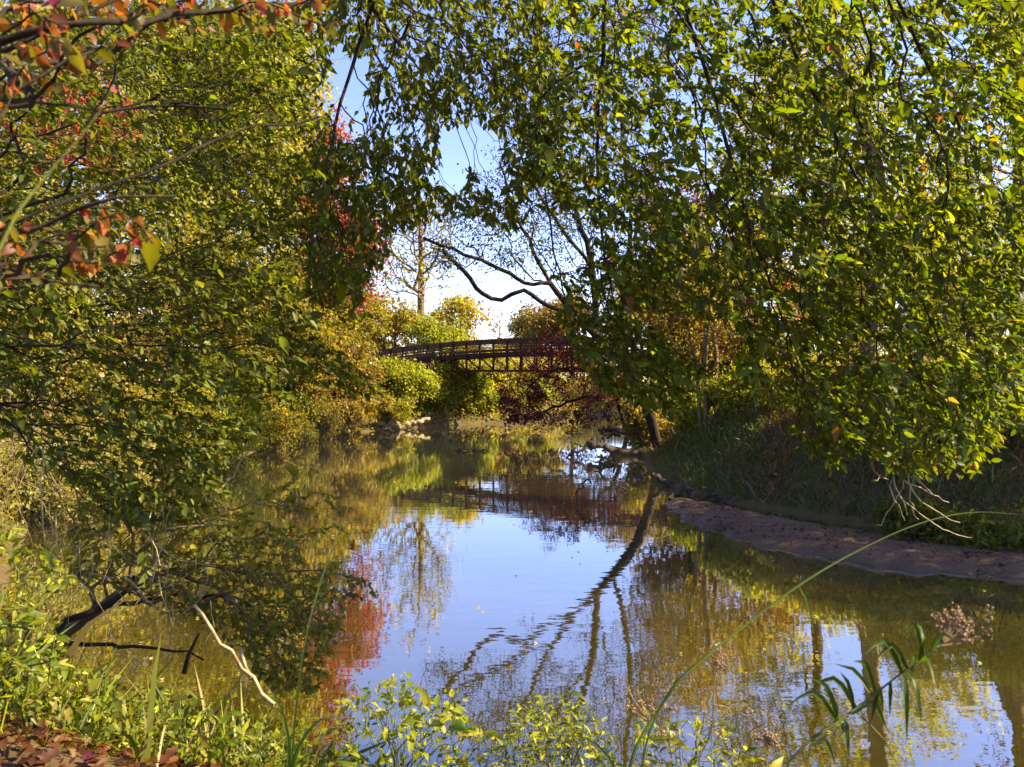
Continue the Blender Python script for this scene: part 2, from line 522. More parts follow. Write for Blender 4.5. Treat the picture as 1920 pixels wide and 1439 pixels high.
# single leaves as shared meshes, one per palette colour and shape
LEAFMESH = {}
def unit_leaf(col, shape, wr):
    kv = random.randrange(3)
    key = (tuple(np.round(col, 3)), shape, round(wr, 2), kv)
    bend, tw = ((-0.08, 0.10), (-0.26, 0.02), (-0.5, -0.12))[kv]
    if key in LEAFMESH: return LEAFMESH[key]
    if shape == 'lance':
        ts = [0, .12, .3, .55, .8, 1.0]; ws = [0.02, .34, .5, .42, .2, 0.0]
    elif shape == 'oval':
        ts = [0, .1, .3, .55, .8, 1.0]; ws = [0.03, .3, .5, .46, .22, 0.0]
    else:   # lobed litter leaf
        ts = [0, .15, .3, .42, .6, .72, .86, 1.0]; ws = [0.04, .3, .5, .26, .46, .2, .28, 0.0]
    v = []; f = []
    for t, ww in zip(ts, ws):
        z = bend * t * t + 0.03 + 0.015 * math.sin(t * 11 + kv)
        v += [(t, ww * wr, z + (0.22 + tw * t) * ww * wr + 0.02 * math.sin(t * 9)), (t, 0.02 * math.sin(3 * t + kv), z), (t, -ww * wr, z + (0.22 - tw * t) * ww * wr - 0.02 * math.sin(t * 8))]
    for i in range(len(ts) - 1):
        a = i * 3
        f += [(a, a + 1, a + 4, a + 3), (a + 1, a + 2, a + 5, a + 4)]
    V = np.array(v); C = np.tile(np.array(col), (len(V), 1))
    C[1::3] *= 1.25
    me = mesh_from('leaf', V, [np.array(f)], C, smooth=True)
    me.materials.append(LEAF)
    LEAFMESH[key] = me
    return me

def leaf_objs(parent, pos, ax, nm, L, cols, shape='oval', wr=0.55, name='leaf', off=(0, 0, 0)):
    ax = nrm(ax); sd_ = nrm(np.cross(nm, ax)); nm = np.cross(ax, sd_)
    off = np.asarray(off, float)
    for p, a, s_, n_, l, c in zip(pos - off, ax, sd_, nm, L, cols):
        o = bpy.data.objects.new(name, unit_leaf(c, shape, wr))
        M = Matrix(((a[0] * l, s_[0] * l, n_[0] * l, p[0]), (a[1] * l, s_[1] * l, n_[1] * l, p[1]), (a[2] * l, s_[2] * l, n_[2] * l, p[2]), (0, 0, 0, 1)))
        o.parent = parent
        o.matrix_basis = M
        COL.objects.link(o)

def twig_leaves(rng, sk, per_m, L, maxcnt, up=0.8, ang=50, droop=0.25):
    """alternate leaves along the outer twigs; returns pos, axis, normal, length"""
    n = sk.n; N, par = sk.N[:n], sk.par[:n]
    e = np.where((par >= 0) & (sk.cnt[:n] <= maxcnt))[0]
    a = N[par[e]]; b = N[e]; d = b - a; ln = np.linalg.norm(d, axis=1)
    q = ln * per_m
    m = np.floor(q).astype(int) + (rng.random(len(q)) < (q % 1)).astype(int)
    idx = np.repeat(np.arange(len(e)), m)
    t = rng.random(len(idx))
    pos = a[idx] + d[idx] * t[:, None]
    dn = nrm(d[idx])
    upv = nrm(rng.normal(0, 0.45, (len(idx), 3)) + np.array([0, 0, up]))
    side = nrm(np.cross(dn, upv)); sg = np.where(np.arange(len(idx)) % 2 == 0, 1, -1)[:, None]
    an = np.radians(rng.normal(ang, 14, len(idx)))[:, None]
    ax = dn * np.cos(an) + side * sg * np.sin(an) + rng.normal(0, 0.18, (len(idx), 3)) + np.array([0, 0, -droop])
    nm = nrm(upv + rng.normal(0, 0.30, (len(idx), 3)))
    LL = L * np.exp(rng.normal(0, 0.3, len(idx)))
    return pos, nrm(ax), nm, LL

def clump_leaves(rng, sk, per, sig, L, maxcnt):
    n = sk.n; N = sk.N[:n]
    e = np.where((sk.cnt[:n] <= maxcnt) & (sk.par[:n] >= 0))[0]
    idx = np.repeat(e, rng.poisson(per, len(e)))
    pos = N[idx] + rng.normal(0, 1, (len(idx), 3)) * np.array([sig, sig, sig * 0.7])
    ax = rng.normal(0, 1, (len(idx), 3)) + np.array([0, 0, -0.5])
    nm = rng.normal(0, 0.7, (len(idx), 3)) + np.array([0, 0, 0.7])
    return pos, nrm(ax), nrm(nm), L * np.exp(rng.normal(0, 0.3, len(idx)))

def lobes(rng, c, rad, n, size=0.55):
    """random sub-ellipsoids inside an ellipsoid: an uneven crown"""
    out = []
    for _ in range(n):
        v = nrm(rng.normal(0, 1, 3)) * rng.uniform(0.35, 0.85)
        out.append((c + v * rad, rad * size * rng.uniform(0.6, 1.15)))
    return out

def sample_lobes(rng, lb, n):
    w_ = np.array([np.prod(r) ** 0.8 for _, r in lb]); k = rng.choice(len(lb), n, p=w_ / w_.sum())
    v = nrm(rng.normal(0, 1, (n, 3))) * (rng.random((n, 1)) ** 0.4)
    return np.array([lb[i][0] for i in k]) + v * np.array([lb[i][1] for i in k])

def tree(name, label, cat, x, y, h, rad, pal, seed, natt=150, per=10, sig=0.35, L=0.17, bark=None, R0=0.2, rt=0.012, zc=None, rz=None,
         lean=(0, 0), group=None, stems=1, nl=9, seg=0.7, maxcnt=3, shape='d', zmin=0.3, limbs=(), bal=0.2, cpos=None, wr=0.62, spread=0.6, sides=5, lsize=0.55):
    rng = np.random.default_rng(seed)
    g = gz(x, y)
    base = np.array([x, y, g - 0.15])
    t = empty(name, (x, y, g), label, cat, group)
    zc = h * 0.62 if zc is None else zc
    rz = h * 0.38 if rz is None else rz
    c = np.array([x + lean[0], y + lean[1], g + zc]) if cpos is None else np.asarray(cpos, float)
    rad3 = np.array([rad, rad, rz])
    sk = Skel(rng, 60000)
    top = c + np.array([0, 0, rz * 0.55])
    for s_ in range(stems):
        if stems == 1:
            tip = top; b0 = base
        else:
            a = 2 * math.pi * s_ / stems + rng.uniform(-.4, .4)
            b0 = base + np.array([math.cos(a), math.sin(a), 0]) * 0.12 * rad * 0.5
            tip = c + np.array([math.cos(a) * rad * spread, math.sin(a) * rad * spread, rz * rng.uniform(0.1, 0.6)])
        mid = (b0 + tip) / 2 + np.append(rng.normal(0, 0.06 * h, 2), 0) + np.array([-(tip - b0)[0] * 0.12, -(tip - b0)[1] * 0.12, 0])
        sk.line([b0, mid, tip], seg, 0.02 * seg, join=False)
    for lm in limbs: sk.line(lm, seg * 0.7, 0.03)
    att = sample_lobes(rng, lobes(rng, c, rad3, nl, lsize), natt)
    att = att[att[:, 2] > np.maximum(ground(att[:, 0], att[:, 1]), 0) + zmin]
    sk.grow(att, seg, bal, 0.12)
    sk.finish(R0, rt)
    V, f = tubes(sk.N[:sk.n], sk.par[:sk.n], sk.r, sk.cnt, sides)
    off = np.array([x, y, g])
    obj('trunk', mesh_from('trunk', V - off, [f], smooth=True), bark or BARK_DARK, t)
    if per > 0:
        pos, ax, nm, LL = clump_leaves(rng, sk, per * LEAFMUL, sig, L * 1.25, maxcnt)
        gl = np.maximum(ground(pos[:, 0], pos[:, 1]), 0)
        ok = pos[:, 2] > gl + 0.05
        pos, ax, nm, LL = pos[ok], ax[ok], nm[ok], LL[ok]
        V, f, cc = leaves_arr(pos, ax, nm, LL, LL * wr, pick(rng, pal, len(pos)), shape)
        cr = obj('crown', mesh_from('crown', V - off, [f], cc), LEAF, t)
        cr['kind'] = 'stuff'
    return t

# palettes: leaf colours
OCHRE = [((0.25, 0.18, 0.025), 4), ((0.18, 0.145, 0.018), 3), ((0.29, 0.18, 0.03), 2), ((0.11, 0.11, 0.014), 2)]
GOLD = [((0.34, 0.25, 0.035), 4), ((0.26, 0.22, 0.03), 3), ((0.18, 0.18, 0.03), 2)]
LIME = [((0.21, 0.22, 0.018), 4), ((0.27, 0.25, 0.022), 3), ((0.13, 0.15, 0.014), 2)]
PALE = [((0.30, 0.27, 0.07), 4), ((0.22, 0.21, 0.045), 3), ((0.14, 0.15, 0.03), 2), ((0.32, 0.22, 0.10), 1)]
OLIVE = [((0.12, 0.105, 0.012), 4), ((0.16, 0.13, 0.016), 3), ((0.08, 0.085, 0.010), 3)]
CRIMSON = [((0.30, 0.018, 0.075), 5), ((0.20, 0.012, 0.05), 3), ((0.36, 0.05, 0.10), 2), ((0.26, 0.07, 0.03), 1), ((0.12, 0.06, 0.02), 1)]
MAROON = [((0.10, 0.014, 0.028), 5), ((0.14, 0.035, 0.02), 2), ((0.085, 0.012, 0.045), 3)]
TAN = [((0.20, 0.13, 0.045), 4), ((0.14, 0.10, 0.03), 3), ((0.22, 0.11, 0.04), 2), ((0.10, 0.09, 0.02), 2)]
RUST = [((0.26, 0.08, 0.03), 4), ((0.20, 0.10, 0.03), 3), ((0.14, 0.09, 0.02), 2)]
GREY = [((0.05, 0.06, 0.02), 4), ((0.07, 0.06, 0.025), 3), ((0.10, 0.04, 0.03), 1)]
DKGREEN = [((0.066, 0.076, 0.003), 5), ((0.080, 0.090, 0.004), 4), ((0.12, 0.12, 0.006), 2)]
GREEN = [((0.082, 0.112, 0.004), 4), ((0.112, 0.138, 0.005), 4), ((0.165, 0.168, 0.007), 2), ((0.052, 0.074, 0.003), 3)]

def X(px, d): return (px - 960) / F * d

# ------------------------------------------------------------------ bridge
def bridge():
    A = np.array([X(690, 58), 58.0, 0]); B2 = np.array([X(1007, 51), 51.0, 0])
    u = (B2 - A) / np.linalg.norm(B2 - A)
    step = np.linalg.norm(B2 - A) / 13.0
    n = 26
    per = np.array([-u[1], u[0], 0]);  per = per if per[1] > 0 else -per
    wid = 1.7
    t = empty('footbridge', (A[0], A[1], gz(A[0], A[1])), 'long dark brown arched steel footbridge with truss underside spanning the river', 'bridge')
    off = np.array(t.location)
    def cam(s): return 0.8 * 4 * (s / n) * (1 - s / n)
    def pt(s, side, z): return A + u * step * s + per * wid * side + np.array([0, 0, z])
    def zd(s): return 4.30 + cam(s)          # deck top
    zb = 3.68
    def part(name, fn, m):
        b = MB(); fn(b); return b.build(name, m, t, off)
    part('deck', lambda b: [b.beam(pt(s, .5, zd(s) - .05), pt(s + 1, .5, zd(s + 1) - .05), wid - 0.12, .10) for s in range(n)], RAILWOOD)
    for side in (0, 1):
        part('bottom_chord', lambda b: [b.beam(pt(s, side, zb + .15 * cam(s)), pt(s + 1, side, zb + .15 * cam(s + 1)), .13, .15) for s in range(n)], STEEL)
        part('top_chord', lambda b: [b.beam(pt(s, side, zd(s) - .17), pt(s + 1, side, zd(s + 1) - .17), .14, .32) for s in range(n)], STEEL)
        part('handrail', lambda b: [b.beam(pt(s, side, zd(s) + .8), pt(s + 1, side, zd(s + 1) + .8), .10, .25) for s in range(n)], RAILWOOD)
        for zz, hh in ((.16, .12), (.38, .06), (.57, .06)):
            part('rail', lambda b: [b.beam(pt(s, side, zd(s) + zz), pt(s + 1, side, zd(s + 1) + zz), .05, hh) for s in range(n)], RAILWOOD)
        for s in range(n + 1):
            sd_ = side + (-.045 if side == 0 else .045)
            part('post', lambda b: b.beam(pt(s, sd_, zb + .15 * cam(s) - .05), pt(s, sd_, zd(s) + .86), .11, .11, up=tuple(u)), STEEL)
        for s in range(n):
            z0, z1 = zb + .15 * cam(s) + .06, zd(s) - .25
            if s < n // 2:
                part('diagonal', lambda b: b.beam(pt(s, side, zd(s) - .25), pt(s + 1, side, zb + .15 * cam(s + 1) + .06), .055, .055), STEEL)
            else:
                part('diagonal', lambda b: b.beam(pt(s, side, z0), pt(s + 1, side, zd(s + 1) - .25), .055, .055), STEEL)
    for s in range(n + 1):
        part('floor_beam', lambda b: b.beam(pt(s, .06, zd(s) - .20), pt(s, .94, zd(s) - .20), .10, .16), STEEL)
        part('cross_tie', lambda b: b.beam(pt(s, .04, zb + .15 * cam(s)), pt(s, .96, zb + .15 * cam(s)), .07, .09), STEEL)
    for s in (-.7, n + .7):
        part('abutment', lambda b: b.beam(pt(s, -.25, 2.75), pt(s, 1.25, 2.75), 1.2, 3.0), CONCRETE)
    return A, u, step
bridge()

# ------------------------------------------------------------------ far bank trees
def TR(name, label, px, d, h, rad, pal, seed, cat='tree', **k):
    return tree(name, label, cat, X(px, d), d, h, rad, pal, seed, **k)

rb = np.random.default_rng(5)
bx, by = X(785, 80), 80.0
bz = gz(bx, by)
BL = []
for k in range(20):
    h0 = rb.uniform(6, 19); a = k * 2.4; r_ = (5.2 - 0.16 * h0) * rb.uniform(.7, 1.1)
    q = np.array([bx, by, bz + h0]); e = q + np.array([math.cos(a) * r_, math.sin(a) * r_ * .6, r_ * rb.uniform(.7, 1.2)])
    BL.append([q, (q + e) / 2 + np.array([math.cos(a) * .5, 0, -.4]), e])
TR('bare_tree', 'tall nearly leafless tree with a slender pale trunk rising behind the bridge', 785, 80, 24.5, 4.2, GOLD, 11, natt=520, per=0.55, sig=0.5, L=0.26, bark=BARK_TAN, R0=0.42, rt=0.036, limbs=BL, zc=15.5, rz=8.5, seg=0.9, nl=12)
TR('golden_tree', 'rounded golden yellow tree just right of the tall bare trunk', 848, 72, 8.6, 3.3, GOLD, 12, nl=16, lsize=0.42, natt=240, per=6, sig=0.4, L=0.22, bark=BARK_TAN, R0=0.16)
TR('lime_tree', 'lime green small tree with two dark stems showing under the bridge', 822, 62, 6.0, 2.4, LIME, 13, nl=16, lsize=0.42, natt=180, per=6, sig=0.35, L=0.18, R0=0.13, stems=2, zc=4.3, rz=2.0)
TR('ochre_tree', 'broad ochre tree behind the left end of the bridge', 735, 72, 9.2, 3.4, OCHRE + GOLD, 14, nl=16, lsize=0.42, natt=240, per=7, sig=0.4, L=0.20, bark=BARK_TAN)
TR('ochre_tree', 'ochre tree left of the broad one, partly behind hanging green leaves', 672, 74, 9.6, 3.2, OCHRE, 15, nl=16, lsize=0.42, natt=240, per=7, sig=0.4, L=0.20, bark=BARK_TAN)
TR('ochre_tree', 'olive ochre tree farthest left on the far bank behind the shrubs', 610, 68, 10, 3.4, OCHRE + OLIVE, 16, natt=240, per=10, sig=0.4, L=0.20)
TR('tan_tree', 'pale tan tree behind the middle of the bridge handrail', 1005, 78, 8.4, 3.2, TAN + PALE, 17, nl=16, lsize=0.42, natt=240, per=5, sig=0.45, L=0.2, bark=BARK_TAN)
TR('tan_tree', 'tan tree behind the dark leaning trunk', 1075, 74, 9.5, 3.6, TAN, 18, natt=240, per=9, sig=0.45, L=0.2, bark=BARK_TAN)
TR('thin_tree', 'faint thin leafless tree in the gap of sky far beyond the bridge', 938, 120, 11, 2.6, TAN, 19, natt=150, per=0.6, sig=0.4, L=0.3, bark=BARK_TAN, R0=0.16)
TR('low_tree', 'low yellow tree far beyond the bridge handrail under the sky gap', 900, 110, 5.2, 3.2, GOLD, 20, natt=130, per=8, sig=0.5, L=0.28, bark=BARK_TAN)
TR('low_tree', 'low tan tree far off right of the faint thin tree', 970, 125, 7, 4, TAN, 21, natt=130, per=8, sig=0.6, L=0.32, bark=BARK_TAN)

SHR = [(722, 57.0, 2.8, 1.5, LIME, 'rounded lime shrub under the left end of the bridge'),
       (765, 56.5, 3.1, 1.7, LIME, 'largest lime shrub below the bridge beside the pale driftwood roots'),
       (806, 58.0, 2.7, 1.5, LIME + GOLD, 'yellow green shrub left of the two dark stems'),
       (848, 59.0, 3.0, 1.5, GOLD + LIME, 'golden green shrub on the far bank under the bridge middle'),
       (885, 60.0, 2.6, 1.4, LIME, 'lime shrub at the water below the field view'),
       (920, 61.5, 2.3, 1.4, LIME + GOLD, 'green shrub left of the maroon tree on the far bank'),
       (960, 64.5, 2.6, 1.7, GOLD, 'yellow shrub half hidden behind the maroon tree'),
       (1010, 68.0, 3.0, 2.0, GOLD, 'bright yellow shrub glimpsed under the maroon branches'),
       (692, 54.5, 1.5, 1.0, OCHRE + LIME, 'small ochre green shrub beside the driftwood roots')]
for i, (px, d, h, rad, pal, lab) in enumerate(SHR):
    TR('shrub', lab, px, d - 3.7, h * (.72 if px < 900 else 1.0), rad * 1.25, pal, 40 + i, cat='shrub', natt=190, per=10, sig=0.22, L=0.15, R0=0.05, rt=0.008, zc=h * .5, rz=h * .5, stems=5, seg=0.4, zmin=0.05, group='shrubs along the far bank')

for i, (px, y_, h, lab) in enumerate(((800, 53.0, 1.7, 'low lime bush at the far waterline right of the pale log'), (835, 53.6, 1.6, 'low golden bush at the far waterline under the two stems'), (868, 54.6, 1.9, 'low lime bush at the far waterline below the bridge middle'), (900, 55.6, 1.7, 'low yellow bush at the far waterline left of the blue sky reflection'), (930, 56.6, 1.8, 'low lime bush at the far waterline beside the maroon tips'), (965, 57.6, 1.8, 'low golden bush at the far waterline behind the maroon tips'), (1005, 59.4, 2.0, 'low yellow bush at the far waterline beyond the maroon tree'))):
    TR('shrub', lab, px, y_ + .4, h, 1.25, (LIME, GOLD, LIME + GOLD)[i % 3], 180 + i, cat='shrub', natt=150, per=10, sig=0.17, L=0.13, R0=0.03, rt=0.006, zc=h * .5, rz=h * .55, stems=5, seg=0.3, zmin=0.0, group='shrubs along the far bank')
# orange brown low weeds at the far waterline
TR('shrub', 'low orange brown weeds at the far waterline', 835, 56.6, 1.3, 1.6, RUST + GOLD, 51, cat='shrub', natt=110, per=9, sig=0.16, L=0.12, R0=0.03, rt=0.006, zc=.6, rz=.6, stems=5, seg=0.3, zmin=0.0, group='shrubs along the far bank')

# ------------------------------------------------------------------ left bank trees
TR('crimson_tree', 'tall crimson leaved tree behind the left bank canopy at the edge of the sky', 600, 47, 21, 3.4, CRIMSON + MAROON[1:2] + RUST[:2] + OLIVE[:1], 61, natt=420, per=8, sig=0.45, L=0.2, R0=0.26, zc=12, rz=8)
TR('pale_tree', 'tall pale yellow tree seen through the leaves at upper left', 455, 43, 27, 5.0, PALE, 62, natt=520, per=11, sig=0.5, L=0.2, R0=0.32, zc=15, rz=12)
TR('pale_tree', 'second pale yellow tree at the far upper left behind red twigs', 270, 40, 25, 5.0, PALE, 63, natt=480, per=11, sig=0.5, L=0.2, R0=0.3, zc=14.5, rz=10.5)
TR('crimson_tree', 'smaller crimson tree at far left among pale foliage', 130, 33, 18.5, 2.6, CRIMSON + TAN, 64, natt=110, per=5, sig=0.4, L=0.18, R0=0.18, zc=12.5, rz=3.5)
TR('pale_tree', 'pale tree at the left edge of the view', 40, 36, 22, 4.5, PALE + OCHRE, 65, natt=360, per=10, sig=0.5, L=0.2, R0=0.28, zc=12, rz=9.5)
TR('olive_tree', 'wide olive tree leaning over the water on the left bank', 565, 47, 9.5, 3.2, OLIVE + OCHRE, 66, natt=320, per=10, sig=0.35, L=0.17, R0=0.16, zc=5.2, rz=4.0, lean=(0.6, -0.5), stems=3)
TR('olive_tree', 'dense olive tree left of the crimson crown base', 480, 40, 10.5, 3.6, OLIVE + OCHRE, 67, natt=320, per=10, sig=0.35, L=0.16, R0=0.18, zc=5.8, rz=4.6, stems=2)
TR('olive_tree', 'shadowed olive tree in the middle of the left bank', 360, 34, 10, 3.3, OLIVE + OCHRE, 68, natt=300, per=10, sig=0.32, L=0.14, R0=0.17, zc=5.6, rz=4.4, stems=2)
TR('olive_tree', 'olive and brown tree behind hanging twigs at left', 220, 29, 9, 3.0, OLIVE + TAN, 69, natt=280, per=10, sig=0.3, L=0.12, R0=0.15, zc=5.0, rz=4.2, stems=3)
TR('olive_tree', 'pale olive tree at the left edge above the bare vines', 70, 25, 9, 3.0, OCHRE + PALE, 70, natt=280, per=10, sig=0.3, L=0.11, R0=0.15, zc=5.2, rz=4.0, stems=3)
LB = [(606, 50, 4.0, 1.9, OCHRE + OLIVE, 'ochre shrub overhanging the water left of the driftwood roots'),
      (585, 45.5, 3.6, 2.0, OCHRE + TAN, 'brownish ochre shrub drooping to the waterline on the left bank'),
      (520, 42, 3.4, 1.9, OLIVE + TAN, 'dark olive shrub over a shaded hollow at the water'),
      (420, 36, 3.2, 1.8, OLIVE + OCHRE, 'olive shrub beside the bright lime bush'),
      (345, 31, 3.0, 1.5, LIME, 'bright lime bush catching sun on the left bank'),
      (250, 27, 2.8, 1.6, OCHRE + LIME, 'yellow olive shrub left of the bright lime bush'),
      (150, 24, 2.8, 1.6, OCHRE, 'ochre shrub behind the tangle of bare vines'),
      (60, 20.5, 2.2, 1.3, PALE, 'pale shrub at the left edge')]
for i, (px, d, h, rad, pal, lab) in enumerate(LB):
    TR('shrub', lab, px, d, h * 1.35, rad * 1.45, pal, 80 + i, cat='shrub', natt=240, per=11, sig=0.24, L=0.0026 * d + 0.015, R0=0.05, rt=0.007, zc=h * .62, rz=h * .75, lean=(0.9, -0.3), stems=5, seg=0.4, zmin=0.0, group='shrubs along the left bank')

# ------------------------------------------------------------------ right bank trees
def R1():
    B = np.array([X(1238, 33), 33.0, 0]); B[2] = gz(B[0], B[1]) - .2
    a = P(1195, 720, 32.5); b = P(1120, 630, 32); c = P(1060, 585, 31.5)
    rng = np.random.default_rng(90)
    t = empty('leaning_tree', (B[0], B[1], B[2] + .2), 'dark crooked tree leaning left over the river in front of the sky', 'tree')
    off = np.array(t.location)
    sk = Skel(rng, 60000)
    sk.line([B, a, b, c], 0.5, 0.02, join=False, weight=15)
    sk.line([c, P(1030, 575, 31.5), P(980, 545, 31), P(940, 562, 31), P(905, 552, 30.6), P(870, 510, 30.2), P(830, 470, 30)], 0.4, 0.02, weight=90)
    sk.line([P(1090, 608, 31.8), P(1030, 530, 31.5), P(1000, 470, 31), P(960, 380, 30.5), P(935, 300, 30)], 0.5, 0.04, weight=10)
    sk.line([P(1030, 530, 31.5), P(985, 530, 31), P(920, 495, 30.6), P(850, 470, 30.2), P(790, 445, 30)], 0.4, 0.03, weight=40)
    sk.line([P(1120, 630, 32), P(1110, 500, 32), P(1060, 330, 32), P(1030, 100, 32)], 0.6, 0.04, weight=12)
    sk.line([P(1150, 660, 32), P(1180, 500, 33), P(1170, 250, 33), P(1150, 0, 33)], 0.6, 0.04, weight=12)
    sk.line([P(1110, 500, 32), P(1050, 420, 31), P(990, 330, 30), P(960, 200, 30)], 0.6, 0.04, weight=6)
    pts = []
    for (px, py, rx, ry, n) in ((900, 440, 90, 50, 40), (960, 400, 80, 80, 70), (1040, 400, 100, 110, 100), (1060, 250, 110, 150, 90), (1150, 300, 120, 200, 130),
                                (1180, 50, 110, 150, 100), (1080, 0, 90, 140, 60), (840, 480, 40, 25, 14), (1200, 480, 90, 90, 50)):
        for _ in range(int(n * 1.8)):
            pts.append(P(px + rng.normal(0, .6) * rx, py + rng.normal(0, .6) * ry, 31.5 + rng.normal(0, 1.6)))
    sk.grow(np.array(pts), 0.45, 0.25, 0.12)
    sk.finish(0.22, 0.012)
    V, f = tubes(sk.N[:sk.n], sk.par[:sk.n], sk.r, sk.cnt, 6)
    obj('trunk', mesh_from('trunk', V - off, [f], smooth=True), BARK_DARK, t)
    pos, ax, nm, LL = clump_leaves(rng, sk, 14, 0.26, 0.10, 2)
    V, f, cc = leaves_arr(pos, ax, nm, LL, LL * .6, pick(rng, GREY, len(pos)), 'd')
    obj('crown', mesh_from('crown', V - off, [f], cc), LEAF, t)['kind'] = 'stuff'
R1()

def maroon():
    B = np.array([X(1180, 45), 45.0, 0]); B[2] = gz(B[0], B[1]) - .1
    rng = np.random.default_rng(91)
    t = empty('maroon_tree', (B[0], B[1], B[2] + .1), 'low maroon leaved tree drooping over the water in front of the bridge', 'tree')
    off = np.array(t.location)
    sk = Skel(rng, 60000)
    sk.line([B, P(1150, 735, 45), P(1110, 700, 44.5), P(1060, 690, 44), P(1010, 710, 43.5), P(970, 750, 43)], 0.4, 0.03, join=False, weight=4)
    sk.line([P(1150, 735, 45), P(1130, 680, 44.5), P(1090, 650, 44), P(1040, 645, 44)], 0.4, 0.03, weight=4)
    sk.line([P(1150, 735, 45), P(1100, 745, 44), P(1050, 760, 43.5), P(990, 785, 43)], 0.4, 0.03, weight=4)
    pts = []
    for (px, py, rx, ry, n) in ((1060, 660, 60, 25, 90), (1100, 690, 60, 40, 90), (1010, 700, 45, 28, 80), (985, 745, 40, 26, 90), (1040, 745, 60, 35, 120), (1000, 785, 45, 12, 70), (1130, 730, 40, 40, 60), (960, 770, 20, 18, 30), (1060, 785, 50, 14, 40)):
        for _ in range(n):
            pts.append(P(px + rng.normal(0, .7) * rx, py + rng.normal(0, .7) * ry, 43.8 + rng.normal(0, .9)))
    pts = np.array(pts); pts = pts[pts[:, 2] > 0.25]
    sk.grow(pts, 0.4, 0.25, 0.12)
    sk.finish(0.16, 0.009)
    V, f = tubes(sk.N[:sk.n], sk.par[:sk.n], sk.r, sk.cnt, 5)
    obj('trunk', mesh_from('trunk', V - off, [f], smooth=True), BARK_DARK, t)
    pos, ax, nm, LL = clump_leaves(rng, sk, 17, 0.17, 0.12, 2)
    ok = pos[:, 2] > 0.1
    V, f, cc = leaves_arr(pos[ok], ax[ok], nm[ok], LL[ok], LL[ok] * .6, pick(rng, MAROON, ok.sum()), 'd')
    obj('crown', mesh_from('crown', V - off, [f], cc), LEAF, t)['kind'] = 'stuff'
maroon()

TR('tan_tree', 'tan brown tree beyond the river right of the maroon tree', 1190, 76, 13, 4.2, TAN, 101, natt=300, per=8, sig=0.35, L=0.16, R0=0.18, bark=BARK_TAN)
TR('tan_tree', 'broad tan tree beyond the river behind the forked tree', 1270, 80, 14, 4.4, TAN + OCHRE, 112, natt=300, per=8, sig=0.45, L=0.2, bark=BARK_TAN)
TR('tan_tree', 'brown tree with orange tinge in the middle of the right bank', 1290, 42, 9.5, 3.0, TAN + RUST, 102, natt=300, per=8, sig=0.35, L=0.15, R0=0.18, bark=BARK_TAN)
TR('maroon_tree', 'taller maroon tree high behind the leaning trunk', 1255, 42, 15, 2.8, MAROON + TAN, 103, natt=260, per=6, sig=0.35, L=0.14, R0=0.16, zc=11, rz=4.5)
TR('rust_tree', 'rust orange tree behind the green branches at right', 1420, 40, 9, 3.0, RUST + TAN, 104, natt=260, per=8, sig=0.32, L=0.14, R0=0.15)
TR('forked_tree', 'pale forked multi stemmed tree on the right bank top', 1322, 29, 7.5, 2.4, TAN + OCHRE, 105, natt=190, per=6, sig=0.28, L=0.10, bark=BARK_TAN, R0=0.10, stems=4, zc=5, rz=2.8, spread=0.7)
TR('bank_tree', 'tall yellow green tree behind the right canopy centre', 1500, 36, 18, 4.0, LIME + OCHRE, 106, natt=300, per=8, sig=0.4, L=0.15, R0=0.25, zc=11.5, rz=7)
TR('bank_tree', 'thick trunked tree leaning left behind the right canopy', 1612, 25, 16, 3.2, LIME + OCHRE, 107, natt=170, per=4, sig=0.35, L=0.12, R0=0.27, zc=11.5, rz=5.5, lean=(-1.6, 0.3), bark=BARK_TAN)
TR('bank_tree', 'straight trunked tree near the right edge of the bank', 1775, 23, 17, 3.0, PALE + LIME, 108, natt=190, per=5, sig=0.35, L=0.11, R0=0.24, zc=12, rz=5.5, bark=BARK_TAN)
TR('bank_tree', 'pale leaved tree at the far right edge of the bank', 1905, 22, 16, 3.0, PALE + LIME, 109, natt=190, per=5, sig=0.35, L=0.11, R0=0.22, zc=11, rz=5.5, bark=BARK_TAN)
TR('bank_tree', 'distant yellow tree behind the right edge trees', 1760, 44, 15, 4.5, GOLD + PALE, 110, natt=300, per=8, sig=0.4, L=0.17, R0=0.2)
for i, (px, d, h, pal, lab) in enumerate(((1560, 58, 16, OCHRE + LIME, 'distant ochre tree in the back row behind the rust orange tree'), (1660, 62, 17, GOLD + PALE, 'distant golden tree in the back row, tallest'), (1830, 60, 16, PALE + LIME, 'distant pale green tree in the back row at right'), (1380, 62, 14, TAN + OCHRE, 'distant tan tree in the back row left of the rust orange tree'), (1300, 70, 13, OCHRE, 'distant ochre tree in the back row behind the maroon tree'))):
    TR('bank_tree', lab, px, d, h, 4.5, pal, 170 + i, natt=300, per=8, sig=0.5, L=0.22, R0=0.2, zc=h * .5, rz=h * .5)
TR('bank_tree', 'distant pale tree at far right behind the others', 1930, 40, 14, 4.5, PALE, 111, natt=300, per=8, sig=0.4, L=0.16, R0=0.2)
